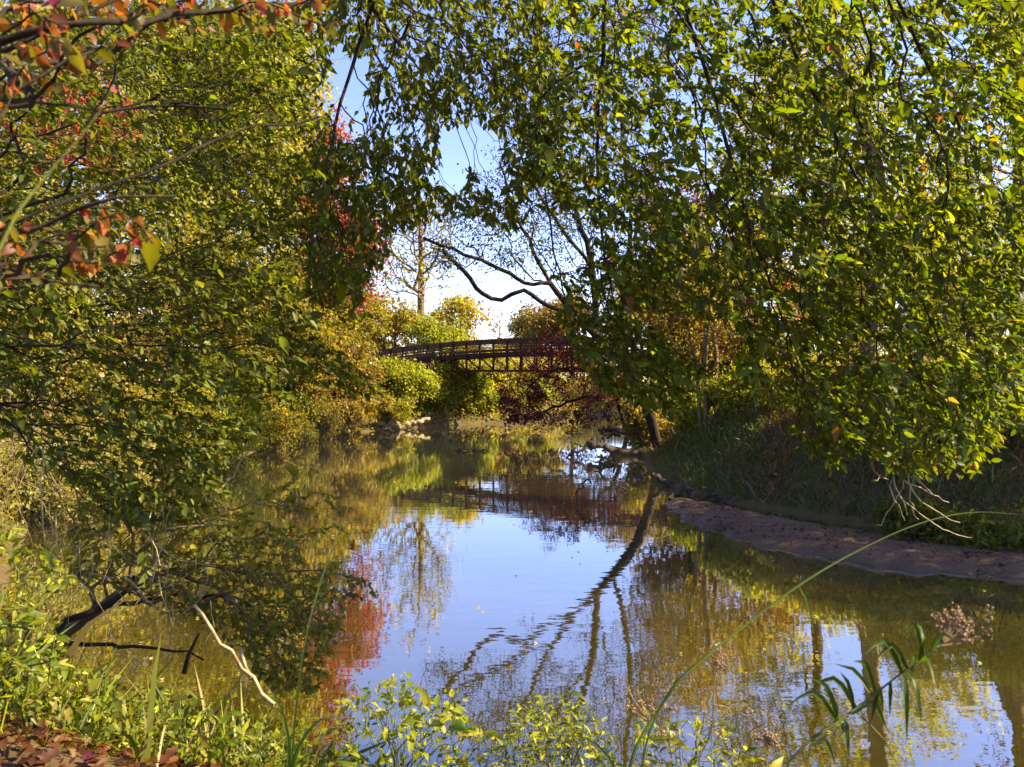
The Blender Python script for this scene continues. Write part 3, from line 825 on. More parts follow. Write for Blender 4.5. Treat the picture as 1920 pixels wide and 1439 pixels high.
RB = [(1215, 36, 2.6, 1.3, OCHRE + TAN, 'brown shrub on the bank above the driftwood pile'),
      (1290, 31, 1.6, 1.1, LIME, 'sunlit lime shrub at the top of the shaded bank, leftmost'),
      (1350, 29, 1.9, 1.3, LIME, 'sunlit lime shrub at the foot of the forked tree'),
      (1420, 28, 2.0, 1.3, LIME, 'lime shrub right of the forked tree on the bank top'),
      (1500, 26, 2.0, 1.3, LIME + OCHRE, 'yellow green shrub on the bank top under drooping branches'),
      (1590, 24, 1.9, 1.2, OCHRE + LIME, 'ochre shrub beside the thick leaning trunk'),
      (1700, 22, 2.1, 1.3, LIME + PALE, 'light green shrub on the bank left of the pale bush'),
      (1800, 21, 2.3, 1.3, PALE + LIME, 'pale green bush on the bank top at right'),
      (1895, 20.5, 2.4, 1.3, PALE + LIME, 'pale bush at the right edge above the bank')]
for i, (px, d, h, rad, pal, lab) in enumerate(RB):
    TR('shrub', lab, px, d, h, rad, pal, 120 + i, cat='shrub', natt=150, per=10, sig=0.17, L=0.0026 * d + 0.015, R0=0.04, rt=0.006, zc=h * .5, rz=h * .55, stems=5, seg=0.35, zmin=0.0, group='shrubs along the right bank')
for i, (px, d, lab) in enumerate(((1725, 17.4, 'dark green leafy bush hanging at the foot of the bank behind the pale bare twigs'), (1800, 16.9, 'dark fern like bush above the fallen branch on the sandbar'), (1880, 16.4, 'dark green bush at the right edge over the back channel'))):
    TR('shrub', lab, px, d, 1.5, 1.0, DKGREEN, 135 + i, cat='shrub', natt=110, per=9, sig=0.15, L=0.10, R0=0.03, rt=0.005, zc=.8, rz=.8, stems=5, seg=0.3, zmin=0.0, group='shrubs along the right bank', shape='o', wr=.45)

for i, (px_, y_, h_, lab) in enumerate(((17, 18.5, 15, 'tall unseen tree added beyond the right edge to shade the bank, nearest'), (21.5, 17.2, 17, 'tall unseen shade tree added beyond the right edge over the back channel'), (27, 16.2, 19, 'tall unseen shade tree added beyond the right edge, farthest right'))):
    tree('bank_tree', lab, 'tree', px_, y_, h_, 5.0, LIME + OCHRE, 160 + i, natt=420, per=5, sig=0.4, L=0.16, R0=0.24, zc=h_ * .62, rz=h_ * .36, bark=BARK_TAN)  # unseen trees added out of frame to shade the right bank and sandbar

# far off wood behind everything, one mass
def far_wood():
    rng = np.random.default_rng(140)
    n = 26000
    a = rng.uniform(-0.85, 0.85, n); d = rng.uniform(170, 330, n)
    x = a * d; y = d
    keep = ~((x > -24) & (x < -2) & (d < 200))
    x, y, a = x[keep], y[keep], a[keep]
    hmax = 9 + 5 * np.sin(a * 23 + 1) + 3 * np.sin(a * 61)
    hmax = np.where(np.abs(a + 0.035) < 0.10, 5.5, hmax)
    z = ground(x, y) + rng.random(len(x)) ** 0.7 * hmax
    pos = np.stack([x, y, z], 1)
    L = np.full(len(x), 1.4) * np.exp(rng.normal(0, .3, len(x)))
    V, f, c = leaves_arr(pos, rng.normal(0, 1, pos.shape), rng.normal(0, 1, pos.shape), L, L * .7, pick(rng, TAN + OLIVE, len(x)), 'd')
    o = obj('far_wood', mesh_from('far_wood', V, [f], c), LEAF)
    tag(o, 'far off wood closing the view beyond the field', 'wood', None, 'stuff')
far_wood()

# ------------------------------------------------------------------ bank grass (stuff)
def blades(rng, x, y, L, pal, wd=0.012, lean=0.5):
    n = len(x)
    z = ground(x, y)
    b = np.stack([x, y, z - .02], 1)
    d = rng.normal(0, lean, (n, 3)); d[:, 2] = 1; d = nrm(d)
    s_ = nrm(np.cross(d, rng.normal(0, 1, (n, 3))))
    L = L * np.exp(rng.normal(0, .3, n)); L = L[:, None]; wv = wd * L / L.mean()
    tipd = d + np.stack([d[:, 0] * 1.2, d[:, 1] * 1.2, -0.6 * np.ones(n)], 1) * .5
    V = np.stack([b - s_ * wv, b + s_ * wv, b + d * L * .6 + s_ * wv * .7, b + d * L * .6 - s_ * wv * .7, b + d * L * .6 + nrm(tipd) * L * .4], 1)
    i = np.arange(n)[:, None] * 5
    return V.reshape(-1, 3), [i + np.array([0, 1, 2, 3]), i + np.array([3, 2, 4])], np.repeat(pick(rng, pal, n), 5, axis=0)

def scatter_bank(rng, n, x0, x1, y0, y1, dmin, dmax):
    x = rng.uniform(x0, x1, n); y = rng.uniform(y0, y1, n)
    d = seg_dist(x, y, RIVER); ok = (~inside(x, y, RIVER)) & (d > dmin) & (d < dmax)
    return x[ok], y[ok]

rg = np.random.default_rng(150)
GRP = [((0.055, 0.095, 0.012), 5), ((0.10, 0.11, 0.02), 3), ((0.16, 0.07, 0.02), 2), ((0.12, 0.08, 0.025), 2)]
x, y = scatter_bank(rg, 90000, 4, 18, 14, 50, 0.15, 6)
V, fs, c = blades(rg, x, y, 0.34, GRP, 0.014, 0.6)
pn = np.repeat(wob(x * 0.9 + 3, y * 0.7), 5)[:, None]
c = np.where(pn > 0.25, c * 0.4 + 0.6 * np.array([0.065, 0.12, 0.010]), np.where(pn < -0.3, c * 0.5 + 0.5 * np.array([0.17, 0.075, 0.02]), c))
tag(obj('bank_grass', mesh_from('bank_grass', V, fs, c), GRASS), 'long green and brown grass on the shaded right bank', 'grass', None, 'stuff')
def cover(name, label, rng, x, y, L, pal, hz=0.35):
    z = ground(x, y) + rng.random(len(x)) * hz
    pos = np.stack([x, y, z], 1)
    LL = L * np.exp(rng.normal(0, .3, len(x)))
    V, f, c = leaves_arr(pos, rng.normal(0, 1, pos.shape), rng.normal(0, .5, pos.shape) + np.array([0, 0, .8]), LL, LL * .6, pick(rng, pal, len(x)), 'd')
    tag(obj(name, mesh_from(name, V, [f], c), LEAF), label, 'ground cover', None, 'stuff')
x, y = scatter_bank(rg, 60000, 4, 22, 14, 56, 0.3, 9)
cover('bank_weeds', 'low leafy weeds over the shaded right bank', rg, x, y, 0.09, OLIVE + RUST[:1] + DKGREEN, 0.4)
x, y = scatter_bank(rg, 90000, -26, -5, 10, 56, 0.05, 7)
cover('bank_weeds', 'low ochre weeds over the left bank', rg, x, y, 0.15, OCHRE + PALE + OLIVE, 1.1)
x, y = scatter_bank(rg, 60000, -12, 16, 48, 74, 0.0, 5)
cover('bank_weeds', 'low yellow weeds over the far bank', rg, x, y, 0.20, GOLD + LIME + RUST[:1], 0.9)

# ------------------------------------------------------------------ near trees and plants
def in_poly(px, py, poly):
    return inside(np.asarray(px, float), np.asarray(py, float), np.array(poly, float))

def project(p):
    y = np.maximum(p[:, 1], 0.05)
    return 960 + p[:, 0] / y * F, 690 - (p[:, 2] - CAM_H) / y * F

def fill(rng, poly, n, dlo, dhi, holes=()):
    """n points spread through the volume seen behind a polygon, at depths dlo..dhi"""
    q = np.array(poly, float)
    out = []
    while len(out) < n:
        m = n * 3
        px = rng.uniform(q[:, 0].min(), q[:, 0].max(), m); py = rng.uniform(q[:, 1].min(), q[:, 1].max(), m)
        ok = in_poly(px, py, poly)
        for hx, hy, rx, ry in holes:
            ok &= ((px - hx) / rx) ** 2 + ((py - hy) / ry) ** 2 > 1
        px, py = px[ok], py[ok]
        d = rng.uniform(dlo, dhi, len(px))
        out += list(np.stack([(px - 960) / F * d, d, CAM_H - (py - 690) / F * d], 1))
    return np.array(out[:n])

def near(name, label, cat, root, lines, fills, seed, per_m, L, pal, R0, rt, bark, seg=0.12, bal=0.2, pref=None, pw=0.45, maxcnt=3, holes=(), nobj=300,
         wr=0.50, shape='oval', up=0.8, ang=50, droop=0.25, sides=5, group=None, minclear=None, jit=0.10, hole_p=0.9, ex=2.0, Rt=None, twig='trunk', zmin=None, sag=0.03):
    rng = np.random.default_rng(seed)
    t = empty(name, root, label, cat, group)
    off = np.array(root, float)
    sk = Skel(rng, 400000)
    for k, ln in enumerate(lines):
        sk.line(ln, seg * 1.6, 0.006 if k else 0, join=k > 0, weight=ex)
        if k == 0: nf = sk.n
    att = np.concatenate(fills)
    if zmin is not None: att = att[att[:, 2] > zmin]
    pv = None if pref is None else np.array(pref, float) / np.linalg.norm(pref)
    sk.grow(att, seg, bal, jit, sag, pv, pw)
    sk.finish(R0, rt)
    if Rt: sk.r[:nf] = np.maximum(sk.r[:nf], np.linspace(Rt, R0, nf))
    V, f = tubes(sk.N[:sk.n], sk.par[:sk.n], sk.r, sk.cnt, sides)
    obj(twig, mesh_from(twig, V - off, [f], smooth=True), bark, t)
    pos, ax, nm, LL = twig_leaves(rng, sk, per_m, L, maxcnt, up, ang, droop)
    px, py = project(pos)
    ok = np.ones(len(pos), bool)
    for hx, hy, rx, ry in holes:
        ok &= ~((((px - hx) / rx) ** 2 + ((py - hy) / ry) ** 2 < 1) & (rng.random(len(pos)) < hole_p))
    if minclear: ok &= pos[:, 1] > minclear
    if zmin is not None: ok &= pos[:, 2] > zmin
    pos, ax, nm, LL, px, py = pos[ok], ax[ok], nm[ok], LL[ok], px[ok], py[ok]
    vis = (px > -20) & (px < 1940) & (py > -20) & (py < 1459)
    size = np.where(vis, LL / pos[:, 1], 0)
    big = np.argsort(-size)[:nobj]
    big = big[size[big] > 0]
    wts = np.array([p[1] for p in pal], float)
    ci = rng.choice(len(pal), len(big), p=wts / wts.sum())
    br = rng.choice([0.7, 1.0, 1.35], len(big))
    cols = [tuple(np.array(pal[c][0]) * b) for c, b in zip(ci, br)]
    leaf_objs(t, pos[big], ax[big], nm[big], LL[big], cols, shape, wr, 'leaf', off)
    rest = np.ones(len(pos), bool); rest[big] = False
    if rest.sum():
        V, f, c = leaves_arr(pos[rest], ax[rest], nm[rest], LL[rest], LL[rest] * wr, pick(rng, pal, rest.sum()), 'o')
        obj('foliage', mesh_from('foliage', V - off, [f], c), LEAF, t)['kind'] = 'stuff'
    return t, sk, rng

HOLES = [(645, 165, 40, 65), (885, 275, 62, 45), (905, 560, 60, 60), (775, 510, 60, 62), (925, 325, 36, 26), (845, 330, 36, 26), (1035, 60, 22, 15)]
N1PAL = DKGREEN + [((0.11, 0.13, 0.015), 2)]
g0 = gz(-6.0, 4.6)
near('hornbeam', 'dark green broadleaf tree reaching in from the left with drooping sprays', 'tree', (-6.0, 4.6, g0),
     [[(-6.0, 4.6, g0 - .2), (-5.8, 4.8, 4.5), (-5.3, 5.2, 7.5), (-4.6, 5.6, 10.5)],
      [(-5.8, 4.9, 6.3), P(0, 185, 5.6), P(130, 222, 5.8), P(250, 292, 6.0), P(368, 350, 6.2)],
      [(-5.4, 5.1, 7.0), P(60, 300, 5.8), P(188, 400, 5.6), P(200, 520, 5.5), P(214, 560, 5.5), P(209, 640, 5.4), P(222, 760, 5.3), P(235, 850, 5.2), P(262, 960, 5.1), P(275, 1080, 5.0)],
      [P(200, 535, 5.5), P(270, 560, 5.6), P(330, 640, 5.8), P(360, 730, 5.9), P(400, 790, 6.0)],
      [(-5.7, 4.9, 5.6), P(0, 545, 5.8), P(50, 640, 5.8), P(108, 728, 5.8), P(98, 780, 5.8), P(100, 860, 5.7)],
      [(-5.0, 5.3, 8.7), P(150, 30, 6.5), P(330, 120, 7), P(480, 260, 7.4), P(560, 420, 7.6)],
      [(-4.8, 5.5, 9.6), P(260, -60, 6.8), P(430, 0, 7.2), P(560, 110, 7.8)],
      [(-5.6, 5.0, 6.8), P(60, 400, 6.5), P(260, 470, 7), P(430, 540, 7.5), P(560, 610, 8), P(660, 690, 8)]],
     [fill(np.random.default_rng(1), [(-100, 20), (580, 20), (625, 150), (605, 430), (560, 540), (-100, 540)], 1600, 5.5, 9, HOLES),
      fill(np.random.default_rng(2), [(-100, 500), (560, 500), (600, 600), (560, 740), (430, 860), (430, 940), (330, 1000), (230, 1000), (-60, 760)], 1300, 5, 7.5, HOLES),
      fill(np.random.default_rng(3), [(540, 600), (620, 640), (722, 738), (700, 745), (600, 720), (500, 700)], 110, 7, 8.2)],
     201, 38, 0.064, N1PAL, 0.055, 0.0015, BARK_DARK, Rt=0.17, pw=.6, pref=(0.92, 0.1, -0.38), holes=HOLES, minclear=3.0)

g0 = gz(-1.6, -1.2)
near('overhead_tree', 'tree whose dark leafy twigs hang from above against the blue sky', 'tree', (-1.6, -1.2, g0),
     [[(-1.6, -1.2, g0 - .2), (-1.6, -1.0, 5), (-1.5, -0.4, 8), (-1.4, 1.2, 9.6), (-1.2, 3.6, 9.8)],
      [(-1.4, 1.5, 9.6), P(660, -140, 5.5), P(700, 10, 6.3), P(742, 75, 6.8), P(770, 105, 7.0)],
      [(-1.3, 3.4, 9.8), P(700, -60, 6), P(780, 30, 6.4), P(880, 80, 6.8), P(980, 170, 7.2), P(1060, 260, 7.4)],
      [P(745, 80, 6.8), P(735, 110, 6.9), P(760, 170, 7), P(775, 240, 7), P(800, 330, 7.1), P(812, 400, 7.2)],
      [P(700, 10, 6.3), P(660, 120, 6.6), P(630, 230, 7), P(610, 330, 7.2)],
      [P(900, 95, 6.8), P(905, 180, 7), P(912, 230, 7)]],
     [fill(np.random.default_rng(4), [(580, -80), (1020, -80), (1030, 340), (965, 440), (880, 410), (760, 425), (705, 530), (660, 560), (600, 470), (600, 200)], 1500, 6.2, 8.8, HOLES),
      fill(np.random.default_rng(41), [(570, 260), (720, 280), (720, 380), (640, 390), (640, 480), (690, 490), (690, 600), (640, 600), (570, 560)], 260, 6.6, 8.4),
      fill(np.random.default_rng(44), [(560, -60), (720, -60), (720, 60), (690, 90), (600, 90), (560, 60)], 160, 6.0, 8.2),
      fill(np.random.default_rng(43), [(680, -60), (1040, -60), (1040, 330), (970, 380), (760, 200), (690, 120)], 700, 6.0, 8.6, HOLES),
      fill(np.random.default_rng(42), [(570, 250), (790, 260), (800, 420), (700, 440), (690, 520), (580, 560)], 420, 6.2, 8.2, HOLES[4:5])],
     202, 36, 0.068, DKGREEN, 0.034, 0.0015, BARK_DARK, pref=(0.2, 0.05, -0.95), holes=HOLES, droop=0.45, minclear=4.0, Rt=.16)

N3PAL = GREEN + DKGREEN[:1] + [((0.19, 0.17, 0.015), 0.6), ((0.22, 0.12, 0.02), 0.25), ((0.18, 0.05, 0.02), 0.12)]
g0 = gz(1.9, -1.6)
H3 = HOLES + [(1060, 450, 50, 60), (1330, 640, 60, 45), (1880, 320, 30, 30)]
tb, skb, rgb = near('beech', 'large green beech spreading over the right half with long drooping branches', 'tree', (1.9, -1.6, g0),
     [[(1.9, -1.6, g0 - .2), (1.9, -1.4, 5), (1.8, -0.6, 7.5), (1.7, 1.0, 8.6), (1.6, 2.6, 8.8)],
      [(1.6, 2.6, 8.8), P(1250, -150, 6.0), P(1330, 150, 6.3), P(1400, 400, 6), P(1500, 690, 6.5)],
      [(1.7, 1.6, 8.7), P(1400, -200, 6.0), P(1500, 120, 6.2), P(1640, 390, 6.3), P(1760, 630, 6), P(1830, 800, 6)],
      [(1.7, 1.2, 8.6), P(1600, -250, 5.8), P(1720, 80, 6.0), P(1860, 340, 6.2), P(1990, 600, 6.2)],
      [(1.6, 2.4, 8.8), P(1160, -180, 6), P(1130, 100, 6.5), P(1120, 330, 6.8), P(1150, 560, 7), P(1200, 720, 7.2)],
      [P(1200, -140, 6.0), P(1280, 40, 6.0), P(1430, 190, 5.6), P(1600, 300, 5.8), P(1700, 520, 6.2)],
      [P(1130, 100, 6.5), P(1010, 190, 6.6), P(1018, 330, 6.6), P(1040, 470, 6.6)],
      [P(1010, 240, 6.6), P(1075, 400, 6.8), P(1110, 540, 7), P(1130, 640, 7)],
      [P(1500, 400, 6), P(1600, 620, 6.6), P(1680, 760, 6.8), P(1700, 850, 6.8)],
      [P(1800, 250, 6.1), P(1840, 420, 6.2), P(1910, 520, 6.2)]],
     [fill(np.random.default_rng(5), [(1000, -80), (2020, -80), (2020, 420), (1060, 420), (1000, 300)], 2900, 5.3, 8.6, H3),
      fill(np.random.default_rng(6), [(1240, 380), (2020, 380), (2020, 600), (1930, 780), (1850, 880), (1740, 905), (1600, 840), (1480, 740), (1330, 680), (1240, 520)], 2300, 5.3, 8.0, H3),
      fill(np.random.default_rng(7), [(1010, 380), (1250, 380), (1260, 560), (1150, 640), (1060, 600)], 300, 6, 7.6, H3),
      fill(np.random.default_rng(8), [(1040, 590), (1140, 560), (1340, 690), (1270, 790), (1120, 730)], 330, 6, 7.4),
      fill(np.random.default_rng(9), [(1480, 740), (1600, 780), (1590, 880), (1500, 860)], 60, 6, 7.0)],
     203, 40, 0.072, N3PAL, 0.040, 0.0016, BARK_DARK, Rt=.2, pw=.6, pref=(0.93, 0.1, -0.36), holes=H3, minclear=3.4)

def thin(name, polys, mat, r0, r1, parent=None, off=(0, 0, 0), seg=0.06, jit=0.004, sides=5, seed=1):
    rng = np.random.default_rng(seed)
    VV = []; FF = []; n0 = 0
    for pl in polys:
        q = np.array(spline(pl, seg)); q[1:-1] += rng.normal(0, jit, q[1:-1].shape)
        n = len(q)
        r = np.linspace(r0, r1, n) * np.exp(rng.normal(0, 0.05, n))
        V, f = tubes(q, np.arange(n) - 1, r, np.arange(n)[::-1] + 1.0, sides)
        VV.append(V); FF.append(f + n0); n0 += len(V)
    return obj(name, mesh_from(name, np.concatenate(VV) - np.asarray(off, float), [np.concatenate(FF)], smooth=True), mat, parent)

def zz(lst, d=6.4):
    return [P(1620 + a / 6.4, 860 + b / 6.4, d + 0.0003 * a) for a, b in lst]
DT = [zz([(470, -120), (410, 0), (365, 150), (360, 280), (430, 440), (560, 580), (780, 740), (950, 850), (1130, 915), (1290, 950)]),
      zz([(370, 150), (460, 240), (550, 320), (600, 420), (700, 530), (850, 620), (1050, 740), (1150, 770)], 6.45),
      zz([(540, 80), (470, 240), (480, 350), (400, 450), (370, 520), (330, 600), (240, 710), (195, 800), (150, 795)], 6.5),
      zz([(330, 260), (300, 350), (370, 500), (430, 600), (490, 745)], 6.35), zz([(530, 200), (550, 340), (560, 500), (600, 570)], 6.4),
      zz([(430, 460), (490, 560), (520, 680)], 6.4), zz([(560, 310), (650, 340), (800, 420), (840, 440), (940, 505), (1020, 530)], 6.45),
      zz([(640, 230), (720, 330), (840, 440)], 6.4), zz([(80, 10), (130, 150), (190, 230), (300, 255)], 6.5), zz([(580, 600), (620, 690), (655, 735)], 6.4), zz([(100, 265), (160, 260), (200, 190)], 6.5)]
o = thin('dead_twigs', DT, BARK_PALE, 0.008, 0.0035, tb, (1.9, -1.6, g0))
o['label'] = 'bare pale twigs hanging below the green leaves'

# red leaved shrub twigs, close, upper left
DOG = [((0.18, 0.05, 0.018), 3), ((0.22, 0.08, 0.015), 2), ((0.11, 0.085, 0.012), 4), ((0.26, 0.03, 0.06), 1), ((0.08, 0.075, 0.01), 3)]
g0 = gz(-2.3, 1.3)
near('dogwood', 'red and orange leaved shrub with thin dark twigs close at upper left', 'shrub', (-2.3, 1.3, g0),
     [[(-2.3, 1.3, g0 - .1), (-2.2, 1.4, 3.2), (-1.9, 1.6, 4.2)],
      [(-2.2, 1.4, 3.5), P(-60, 460, 2.0), P(60, 408, 2.0), P(200, 352, 2.1), P(330, 300, 2.2), P(420, 255, 2.3), P(600, 225, 2.5)],
      [(-2.2, 1.4, 3.5), P(-60, 470, 1.95), P(80, 420, 2.0), P(220, 370, 2.0), P(330, 364, 2.1)],
      [(-2.1, 1.5, 4.0), P(-40, 250, 1.9), P(30, 165, 2.0), P(130, 115, 2.0), P(200, 85, 2.1)],
      [(-2.0, 1.55, 4.1), P(-40, 120, 2.0), P(70, 62, 2.0), P(170, 20, 2.1), P(300, -30, 2.2)],
      [(-2.0, 1.55, 4.1), P(-20, 90, 2.0), P(120, 50, 2.0), P(330, 30, 2.2), P(500, 12, 2.4), P(660, -5, 2.6)],
      [(-2.2, 1.4, 3.4), P(-60, 200, 2), P(60, 195, 2.1), P(200, 200, 2.3), P(420, 210, 2.4)],
      [(-2.2, 1.4, 3.3), P(-40, 520, 2.0), P(60, 522, 2.1), P(180, 535, 2.2)]],
     [fill(np.random.default_rng(10), [(-40, -20), (330, -20), (230, 110), (130, 160), (-40, 190)], 120, 1.8, 2.5),
      fill(np.random.default_rng(11), [(300, -30), (660, -30), (640, 45), (560, 60), (330, 60)], 60, 2.2, 2.7),
      fill(np.random.default_rng(12), [(-40, 380), (100, 400), (330, 400), (300, 470), (140, 520), (-40, 540)], 80, 1.9, 2.4)],
     204, 46, 0.036, DOG, 0.03, 0.0022, BARK_DARK, seg=0.07, pref=(0.9, 0.1, 0.1), pw=0.3, nobj=300, wr=0.6, droop=0.9, maxcnt=2, ang=60)

# lower left thicket over the water
g0 = gz(-4.6, 6.4)
near('thicket', 'tangled ochre green shrub with pale twigs leaning over the water at lower left', 'shrub', (-4.6, 6.4, g0),
     [[(-4.6, 6.4, g0 - .2), P(120, 1190, 6.6), P(240, 1100, 6.8), P(330, 1010, 7)],
      [P(240, 1100, 6.8), P(360, 1060, 7), P(480, 1080, 7), P(590, 1110, 7)],
      [P(330, 1010, 7), P(430, 960, 7.2), P(520, 920, 7.4), P(560, 895, 7.4)],
      [P(240, 1100, 6.8), P(250, 1000, 6.8), P(190, 930, 6.8)],
      [P(430, 960, 7.2), P(520, 990, 7.2), P(560, 1030, 7.2), P(570, 1065, 7.2)],
      [P(480, 1080, 7), P(600, 1070, 7), P(690, 1090, 7)]],
     [fill(np.random.default_rng(13), [(150, 880), (330, 920), (480, 960), (560, 1010), (600, 1100), (560, 1230), (400, 1190), (250, 1120), (120, 1060)], 1000, 6.2, 7.8),
      fill(np.random.default_rng(14), [(430, 1150), (640, 1050), (650, 1150), (600, 1300), (480, 1290)], 330, 5.8, 7.2),
      fill(np.random.default_rng(30), [(470, 920), (560, 880), (660, 950), (640, 1000), (520, 980)], 34, 6.8, 7.4),
      fill(np.random.default_rng(31), [(620, 1085), (705, 1080), (700, 1130), (640, 1140)], 16, 6.8, 7.2)],
     205, 66, 0.044, OCHRE[:2] + [((0.15, 0.16, 0.012), 5), ((0.22, 0.20, 0.02), 3)], 0.05, 0.0026, BARK_TAN, pref=(0.7, 0, 0.1), pw=0.2, jit=0.2, wr=.6, maxcnt=3, zmin=0.15)

# waterline shrubs hiding the left bank foot
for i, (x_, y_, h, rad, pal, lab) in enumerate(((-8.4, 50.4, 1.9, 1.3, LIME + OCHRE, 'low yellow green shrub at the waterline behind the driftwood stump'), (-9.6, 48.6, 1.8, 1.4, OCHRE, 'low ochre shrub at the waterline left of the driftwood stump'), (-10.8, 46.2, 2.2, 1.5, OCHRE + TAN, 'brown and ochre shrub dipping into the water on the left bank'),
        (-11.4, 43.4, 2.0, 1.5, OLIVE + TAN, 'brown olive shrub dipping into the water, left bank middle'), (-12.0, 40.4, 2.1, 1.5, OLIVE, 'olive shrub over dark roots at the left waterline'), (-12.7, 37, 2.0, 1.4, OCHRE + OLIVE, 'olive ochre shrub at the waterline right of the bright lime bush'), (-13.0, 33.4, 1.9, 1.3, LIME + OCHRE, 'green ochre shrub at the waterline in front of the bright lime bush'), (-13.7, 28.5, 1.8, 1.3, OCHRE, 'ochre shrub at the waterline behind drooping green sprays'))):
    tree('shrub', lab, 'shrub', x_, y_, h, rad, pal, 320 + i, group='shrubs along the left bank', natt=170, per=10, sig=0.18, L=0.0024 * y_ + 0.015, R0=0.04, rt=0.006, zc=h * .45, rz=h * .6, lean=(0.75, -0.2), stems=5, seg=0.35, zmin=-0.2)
# sunlit bush at the lower left edge
g0 = gz(-3.0, 4.3)
near('bright_bush', 'bright sunlit green bush at the lower left edge', 'shrub', (-3.0, 4.3, g0),
     [[(-3.0, 4.3, g0 - .1), P(20, 1250, 4.2), P(60, 1170, 4.2)], [(-3.0, 4.3, g0), P(-30, 1250, 4.1), P(-10, 1160, 4.1)], [P(20, 1250, 4.2), P(90, 1240, 4.1), P(140, 1190, 4.1)]],
     [fill(np.random.default_rng(15), [(-60, 1120), (40, 1110), (120, 1180), (140, 1290), (60, 1340), (-60, 1340)], 200, 3.8, 4.6),
      fill(np.random.default_rng(16), [(-40, 960), (60, 1000), (170, 1090), (120, 1110), (-40, 1080)], 60, 4.2, 5)],
     206, 26, 0.06, LIME + GREEN, 0.02, 0.002, STALK, pref=(0.4, 0, 0.5), pw=0.2, wr=.45, seg=.1, maxcnt=2)

# yellow green plants at the bottom edge
def bottom_plant(name, label, px, d, fills, pal, seed, L, per=24, wr=.5, shape='oval', up=.8, ang=50, droop=.2):
    x = X(px, d); g = gz(x, d)
    lines = []
    rng = np.random.default_rng(seed)
    for k in range(7):
        a = rng.uniform(-90, 90)
        lines.append([(x + rng.normal(0, .06), d + rng.normal(0, .06), g - .05), P(px + a * .5, 1430, d), P(px + a, rng.uniform(1330, 1400), d + rng.normal(0, .15))])
    sk_lines = [lines[0]] + lines[1:]
    near(name, label, 'shrub', (x, d, g), sk_lines, fills, seed, per, L, pal, 0.008, 0.0016, STALK, seg=.07, pref=(0, 0, 1), pw=.4, wr=wr, shape=shape, up=up, ang=ang, droop=droop, maxcnt=2, jit=.15)
YEL = [((0.19, 0.20, 0.010), 4), ((0.13, 0.16, 0.008), 3), ((0.26, 0.23, 0.025), 2), ((0.08, 0.11, 0.006), 2)]
bottom_plant('yellow_shrub', 'yellow green shrub in front of the blue reflection, bottom centre left', 760, 4.2,
     [fill(np.random.default_rng(17), [(625, 1320), (680, 1280), (745, 1262), (800, 1300), (870, 1330), (930, 1370), (930, 1460), (600, 1460)], 520, 3.8, 4.6),
      fill(np.random.default_rng(18), [(735, 1255), (760, 1258), (770, 1300), (730, 1300)], 8, 4.1, 4.3), fill(np.random.default_rng(19), [(840, 1290), (870, 1290), (870, 1340), (830, 1340)], 9, 4.1, 4.3)], YEL, 207, 0.045)
bottom_plant('vetch_plant', 'yellow green plant with narrow leaflets, bottom centre', 1050, 4.0,
     [fill(np.random.default_rng(20), [(950, 1330), (1030, 1300), (1120, 1330), (1165, 1400), (1160, 1460), (930, 1460)], 460, 3.6, 4.4),
      fill(np.random.default_rng(21), [(970, 1300), (1020, 1310), (1010, 1340), (965, 1335)], 10, 3.9, 4.1), fill(np.random.default_rng(22), [(1070, 1290), (1125, 1320), (1110, 1340), (1065, 1320)], 12, 3.9, 4.1)], YEL, 208, 0.042, wr=.34)
bottom_plant('weed_plant', 'sparse weedy plant with curled yellow leaves beside the tall grass blade', 1280, 3.9,
     [fill(np.random.default_rng(23), [(1190, 1340), (1290, 1330), (1400, 1380), (1460, 1440), (1460, 1470), (1170, 1470)], 200, 3.5, 4.3)], YEL + OLIVE, 209, 0.05, per=17, wr=.42)

# fallen and leaning branches at lower left
def branch(name, label, cat, polys, mat, r0, r1, group=None, seed=1, jit=0.012, sides=7):
    loc = np.array(polys[0][0], float)
    o = thin(name, polys, mat, r0, r1, None, loc, 0.12, jit, sides, seed)
    o.location = loc
    return tag(o, label, cat, group)
branch('fallen_branch', 'dark curved fallen branch arching over the water at lower left', 'branch',
       [[P(60, 1215, 6.2), P(130, 1172, 6.4), P(190, 1140, 6.6), P(250, 1130, 6.8), P(340, 1122, 7), P(420, 1120, 7)], [P(190, 1140, 6.6), P(228, 1105, 6.6), P(252, 1080, 6.6)]], BARK_DARK, 0.032, 0.010, seed=2, jit=.02)
branch('fallen_branch', 'lower dark fallen branch lying level above the water at lower left', 'branch',
       [[P(80, 1206, 6.1), P(170, 1206, 6.2), P(250, 1212, 6.3), P(320, 1221, 6.4), P(382, 1238, 6.5)]], BARK_DARK, 0.022, 0.008, seed=3, jit=.016)
branch('leaning_stick', 'pale leaning stick slanting down to the right in the lower left', 'stick',
       [[P(365, 1135, 5.4), P(415, 1203, 5.3), P(470, 1272, 5.2), P(515, 1322, 5.1)], [P(450, 1215, 5.4), P(472, 1275, 5.2)]], WOOD_PALE, 0.011, 0.014, seed=4, jit=.014)
branch('snag', 'short dark broken stub standing in the water at lower left', 'stick', [[P(345, 1262, 6.0), P(358, 1228, 6.0), P(373, 1188, 6.0)]], BARK_DARK, 0.02, 0.010, seed=5, jit=.016)
rv = np.random.default_rng(220)
